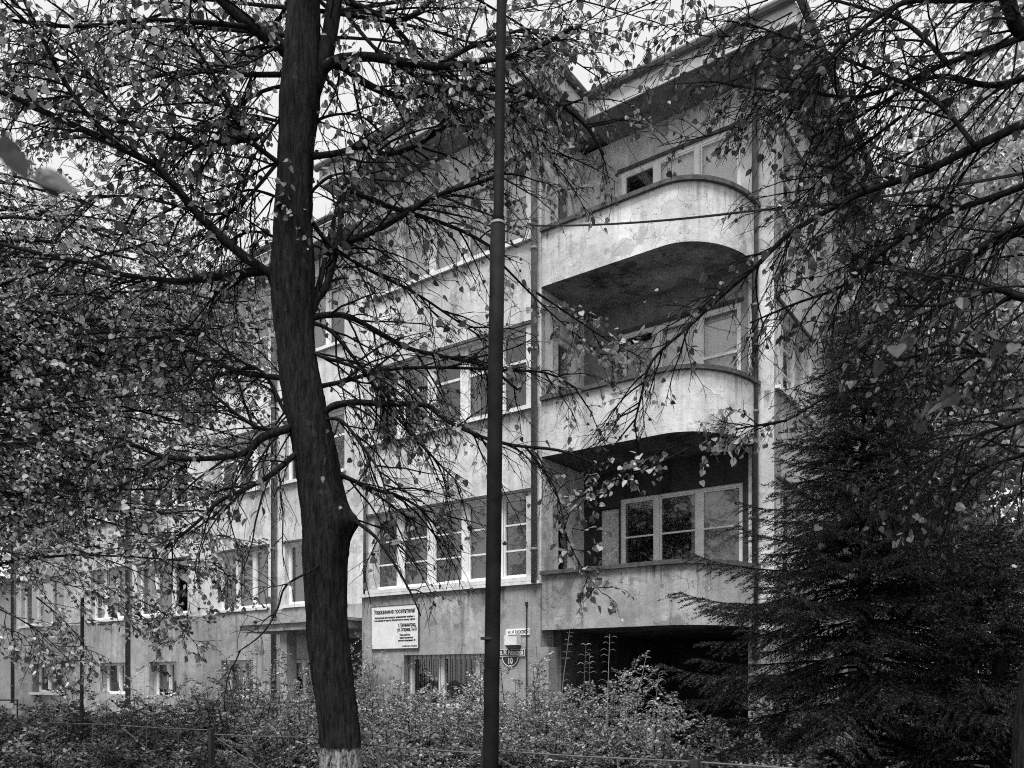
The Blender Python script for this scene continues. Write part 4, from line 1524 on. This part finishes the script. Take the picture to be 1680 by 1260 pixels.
# ------------------------------------------------------------------ shrubs in front of the house
def shrub(base, rx, ry, h, n, mat, label, seed, size=.05):
    rg = np.random.default_rng(seed)
    rr = random.Random(seed)
    root = empty('shrub', base)
    tag(root, label, 'shrub', 'shrubs in front of the house')
    st = MB()
    pos, tip = [], []
    nst = 85
    per = n // nst
    for i in range(nst):
        a = rr.uniform(0, 6.28)
        q = rr.uniform(0, 1) ** .5
        hx, hy = math.cos(a) * q * rx, math.sin(a) * q * ry
        top = Vector((hx, hy, h * (1 - .45 * q * q) * (rr.uniform(.55, 1.08) if rr.random() < .85 else rr.uniform(1.1, 1.5))))
        b0 = Vector((hx * .35, hy * .35, 0))
        pts = [b0, b0.lerp(top, .5) + Vector((hx * .12, hy * .12, .1)), top]
        pts = smooth_path(pts, 3)
        st.tube(pts, [.007 - .0008 * k for k in range(len(pts))], 4, False)
        nsh = rr.randint(5, 9)
        for k_ in range(nsh):
            p, d = at_path(pts, rr.uniform(.25, 1.0))
            az = rr.uniform(0, 6.28)
            sd = (d * .6 + Vector((math.cos(az), math.sin(az), rr.uniform(-.25, .35)))).normalized()
            sl = rr.uniform(.12, .34)
            e = p + sd * sl + Vector((0, 0, -.05 * rr.random()))
            st.tube([p, e], [.003, .0015], 3, False)
            lat = Vector((-sd.y, sd.x, rr.uniform(-.3, .3))).normalized()
            m_ = max(4, int(per / nsh))
            for j_ in range(m_):
                t = (j_ + rr.random()) / m_
                sg = 1 if j_ % 2 else -1
                q_ = p.lerp(e, t) + lat * sg * .012
                pos.append((q_.x, q_.y, max(.03, q_.z)))
                tip.append((sd.x * .5 + lat.x * sg, sd.y * .5 + lat.y * sg, sd.z * .5 + lat.z * sg - .12))
    tag(st.build('stems', 'twig_bark', root), kind='stuff')
    pos = np.array(pos)
    tip = np.array(tip) + rg.normal(size=pos.shape) * .3
    nrm = rg.normal(size=pos.shape) * .55 + np.array([0, -.15, .9])
    tag(scatter('foliage', pos, tip, nrm, size * rg.uniform(.5, 1.4, len(pos)), DIA_V, DIA_F, mat, root), kind='stuff')


SHRUBS = [  # u, depth, rx, ry, height, leaves, tone, label
    (30, 12.0, 1.5, 1.0, 1.25, 5500, 'd', 'dark low shrub at the far left bottom corner'),
    (180, 11.6, 1.4, 1.0, 1.35, 6000, 'd', 'dark shrub behind the slim upright post'),
    (120, 16.0, 1.9, 1.0, 1.25, 4500, 'd', 'dark shrub below the leftmost basement window'),
    (300, 13.6, 1.5, 1.1, 1.40, 6500, 'd', 'broad dark shrub left of the thick trunk under the wing'),
    (250, 17.5, 1.9, 1.0, 1.40, 5500, 'l', 'paler shrub against the wing wall under the second basement window'),
    (400, 13.0, 1.4, 1.1, 1.30, 7000, 'l', 'bright small leaved shrub left of the whitewashed trunk'),
    (430, 17.0, 1.6, 1.0, 1.30, 6500, 'l', 'tall bright shrub by the entrance canopy'),
    (490, 11.0, 1.1, .9, 1.05, 6000, 'l', 'bright low shrub touching the left side of the trunk'),
    (620, 14.2, 1.2, 1.0, 1.25, 6500, 'l', 'bright shrub beneath the white notice board'),
    (690, 11.6, 1.2, 1.0, 1.00, 6500, 'm', 'shrub between the trunk and the steel pole'),
    (740, 14.5, 1.1, .9, 1.35, 5500, 'm', 'shrub covering the bay basement window'),
    (860, 13.6, 1.2, 1.0, 1.22, 6500, 'l', 'bright shrub below the house number sign'),
    (900, 10.8, 1.4, 1.0, .95, 7000, 'm', 'wide low shrub right of the steel pole'),
    (1000, 12.8, 1.3, 1.0, 1.25, 7000, 'l', 'bright shrub under the dark opening below the lowest balcony'),
    (1060, 10.2, 1.2, 1.0, .85, 6500, 'm', 'low shrub in front of the spruce foot'),
    (1150, 9.0, 1.0, .9, .60, 4500, 'd', 'small dark shrub under the left spruce boughs'),
    (1300, 8.0, 1.2, .9, .55, 4500, 'd', 'dark ground shrub below the spruce'),
    (90, 9.3, 1.3, .9, 1.05, 6000, 'd', 'dark shrub pushing through the fence at the left bottom'),
    (330, 9.6, 1.1, .8, .80, 5000, 'd', 'low dark shrub behind the fence left of the trunk'),
    (640, 9.0, 1.0, .7, .62, 4500, 'm', 'low shrub behind the fence right of the trunk'),
    (1290, 12.6, .65, .5, 1.5, 5000, 'd', 'dark upright shrub hiding the foot of the house corner behind the spruce'),
    (560, 17.3, .9, .6, 2.0, 3500, 'l', 'climbing shrub beside the entrance under the canopy'),
]
tone = {'d': 'leaf_shrub_dark', 'l': 'leaf_shrub', 'm': 'leaf_shrub'}
for i, (u, Y, rx, ry, h, n, t, lab) in enumerate(SHRUBS):
    b = P(u, 1110, Y)
    shrub((b.x, b.y, 0), rx, ry, h * (1.24 if u > 330 else .84), int(n * 2.5), tone[t], lab, 100 + i, .048 if t != 'd' else .052)

# ground cover between fence and shrubs
gp = NPR.uniform((-9, 6.2, 0.02), (9, 15.5, .42), (34000, 3))
gp[:, 2] *= NPR.uniform(.3, 1.6, len(gp))
keep = (gp[:, 0] * .5804 + gp[:, 1] * .8143) < (4.43 * .5804 + 13.9 * .8143 - 1.4)
gp = gp[keep]
o = scatter('ground_cover', gp, NPR.normal(size=gp.shape), NPR.normal(size=gp.shape) * .5 + np.array([0, 0, 1]), NPR.uniform(.03, .09, len(gp)), DIA_V, DIA_F, 'leaf_shrub_dark')
tag(o, 'low leafy ground cover between the fence and the house', 'ground cover', kind='stuff')


# ------------------------------------------------------------------ tall weed stalks before the dark opening
def weed(u, vtop, Y, lean, label, seed):
    rr = random.Random(seed)
    b = P(u, 1110, Y)
    root = empty('weed_stalk', (b.x, b.y, 0))
    tag(root, label, 'weed', 'weed stalks before the dark opening')
    h = P(u, vtop, Y).z
    pts = smooth_path([Vector((0, 0, 0)), Vector((lean * .25, 0, h * .5)), Vector((lean, 0, h))], 5)
    m = MB()
    m.tube(pts, [.011 - .0007 * i for i in range(len(pts))], 5)
    m.build('stem', 'leaf_weed', root)
    t = rr.uniform(.3, .55)
    k = 0
    dt = rr.uniform(.028, .06)
    fl = rr.uniform(.7, 1.35)
    while t < 1.0:
        p, d = at_path(pts, t)
        for sgn in (-1, 1):
            a = rr.uniform(-.7, .7)
            if rr.random() < .12:
                continue
            ln = (.27 - .16 * t) * rr.uniform(.7, 1.25) * fl
            o_ = Vector((math.cos(a) * sgn, math.sin(a), .25)).normalized()
            e1 = p + o_ * ln * .55 + Vector((0, 0, .015))
            e2 = e1 + (o_ + Vector((0, 0, -.75))).normalized() * ln * .5
            w = Vector((-o_.y, o_.x, 0)).normalized() * .026
            q = MB()
            q.face([p, e1 - w, e1 + w])
            q.face([e1 - w, e2, e1 + w])
            q.build('leaf', 'leaf_weed', root)
        t += dt * rr.uniform(.7, 1.3)
        k += 1


for i, (u, v, Y, ln, lab) in enumerate([
    (915, 1035, 12.2, .18, 'arching weed stalk at the left jamb of the dark opening'),
    (955, 1056, 12.4, .06, 'upright weed stalk second from the left jamb'),
    (995, 1040, 12.0, .05, 'tall feathery weed stalk in the middle of the dark opening'),
    (1035, 1068, 11.8, .24, 'weed stalk leaning right across the dark opening'),
    (1068, 1102, 11.6, .12, 'short leaning weed stalk near the spruce boughs'),
    (1095, 1143, 11.0, .08, 'smallest weed stalk rightmost beside the spruce'),
    (967, 1070, 12.6, .0, 'thin weed stalk between the second and the feathery one'),
    (885, 1060, 13.2, -.05, 'dry weed stalk against the pier left of the opening')]):
    weed(u, v, Y, ln, lab, 300 + i)

# ------------------------------------------------------------------ leaves close to the lens
NL = Tree('near_twig', P(-60, 225, .95), 'out of focus twig with large leaves close to the lens at left', 'leaf_near', 81, cat='twig')
q = NL.limb([P(-60, 215, .95), P(0, 250, .95), P(60, 280, .97), P(100, 300, 1.0)], .0016, .0010, 5)
for (u, v, Y, du, dv, s_) in [(15, 252, .95, .5, -.8, .034), (58, 288, .97, .9, -.32, .05), (66, 292, .97, .6, -.7, .03), (-5, 228, .95, .4, -.9, .034)]:
    p = P(u, v, Y)
    NL.leaves.append((p.x, p.y, p.z, du, .2, dv, .2, -.8, .7, s_))
NL.finish(20)
NR = Tree('near_twig', P(1740, 470, 3.1), 'twig with a few large leaves near the lens at right', 'leaf_near', 82, cat='twig')
for pts, Y in [([(1740, 470), (1660, 470), (1590, 480), (1540, 520), (1480, 560), (1440, 590)], 3.1), ([(1740, 560), (1640, 560), (1570, 520)], 2.9), ([(1720, 620), (1600, 630), (1540, 660), (1500, 690)], 3.2)]:
    q = NR.limb([P(u, v, Y) for u, v in pts], .005, .0015, 6)
    NR.add_leaves(q, 7, .07, .3, .8)
NR.finish(60)
print('tris', sum(len(o.data.loops) - 2 * len(o.data.polygons) for o in bpy.data.objects if o.type == 'MESH'), 'needles', nneed, 'leaves', len(T1.leaves), len(T2.leaves), len(T3.leaves), len(T4.leaves))
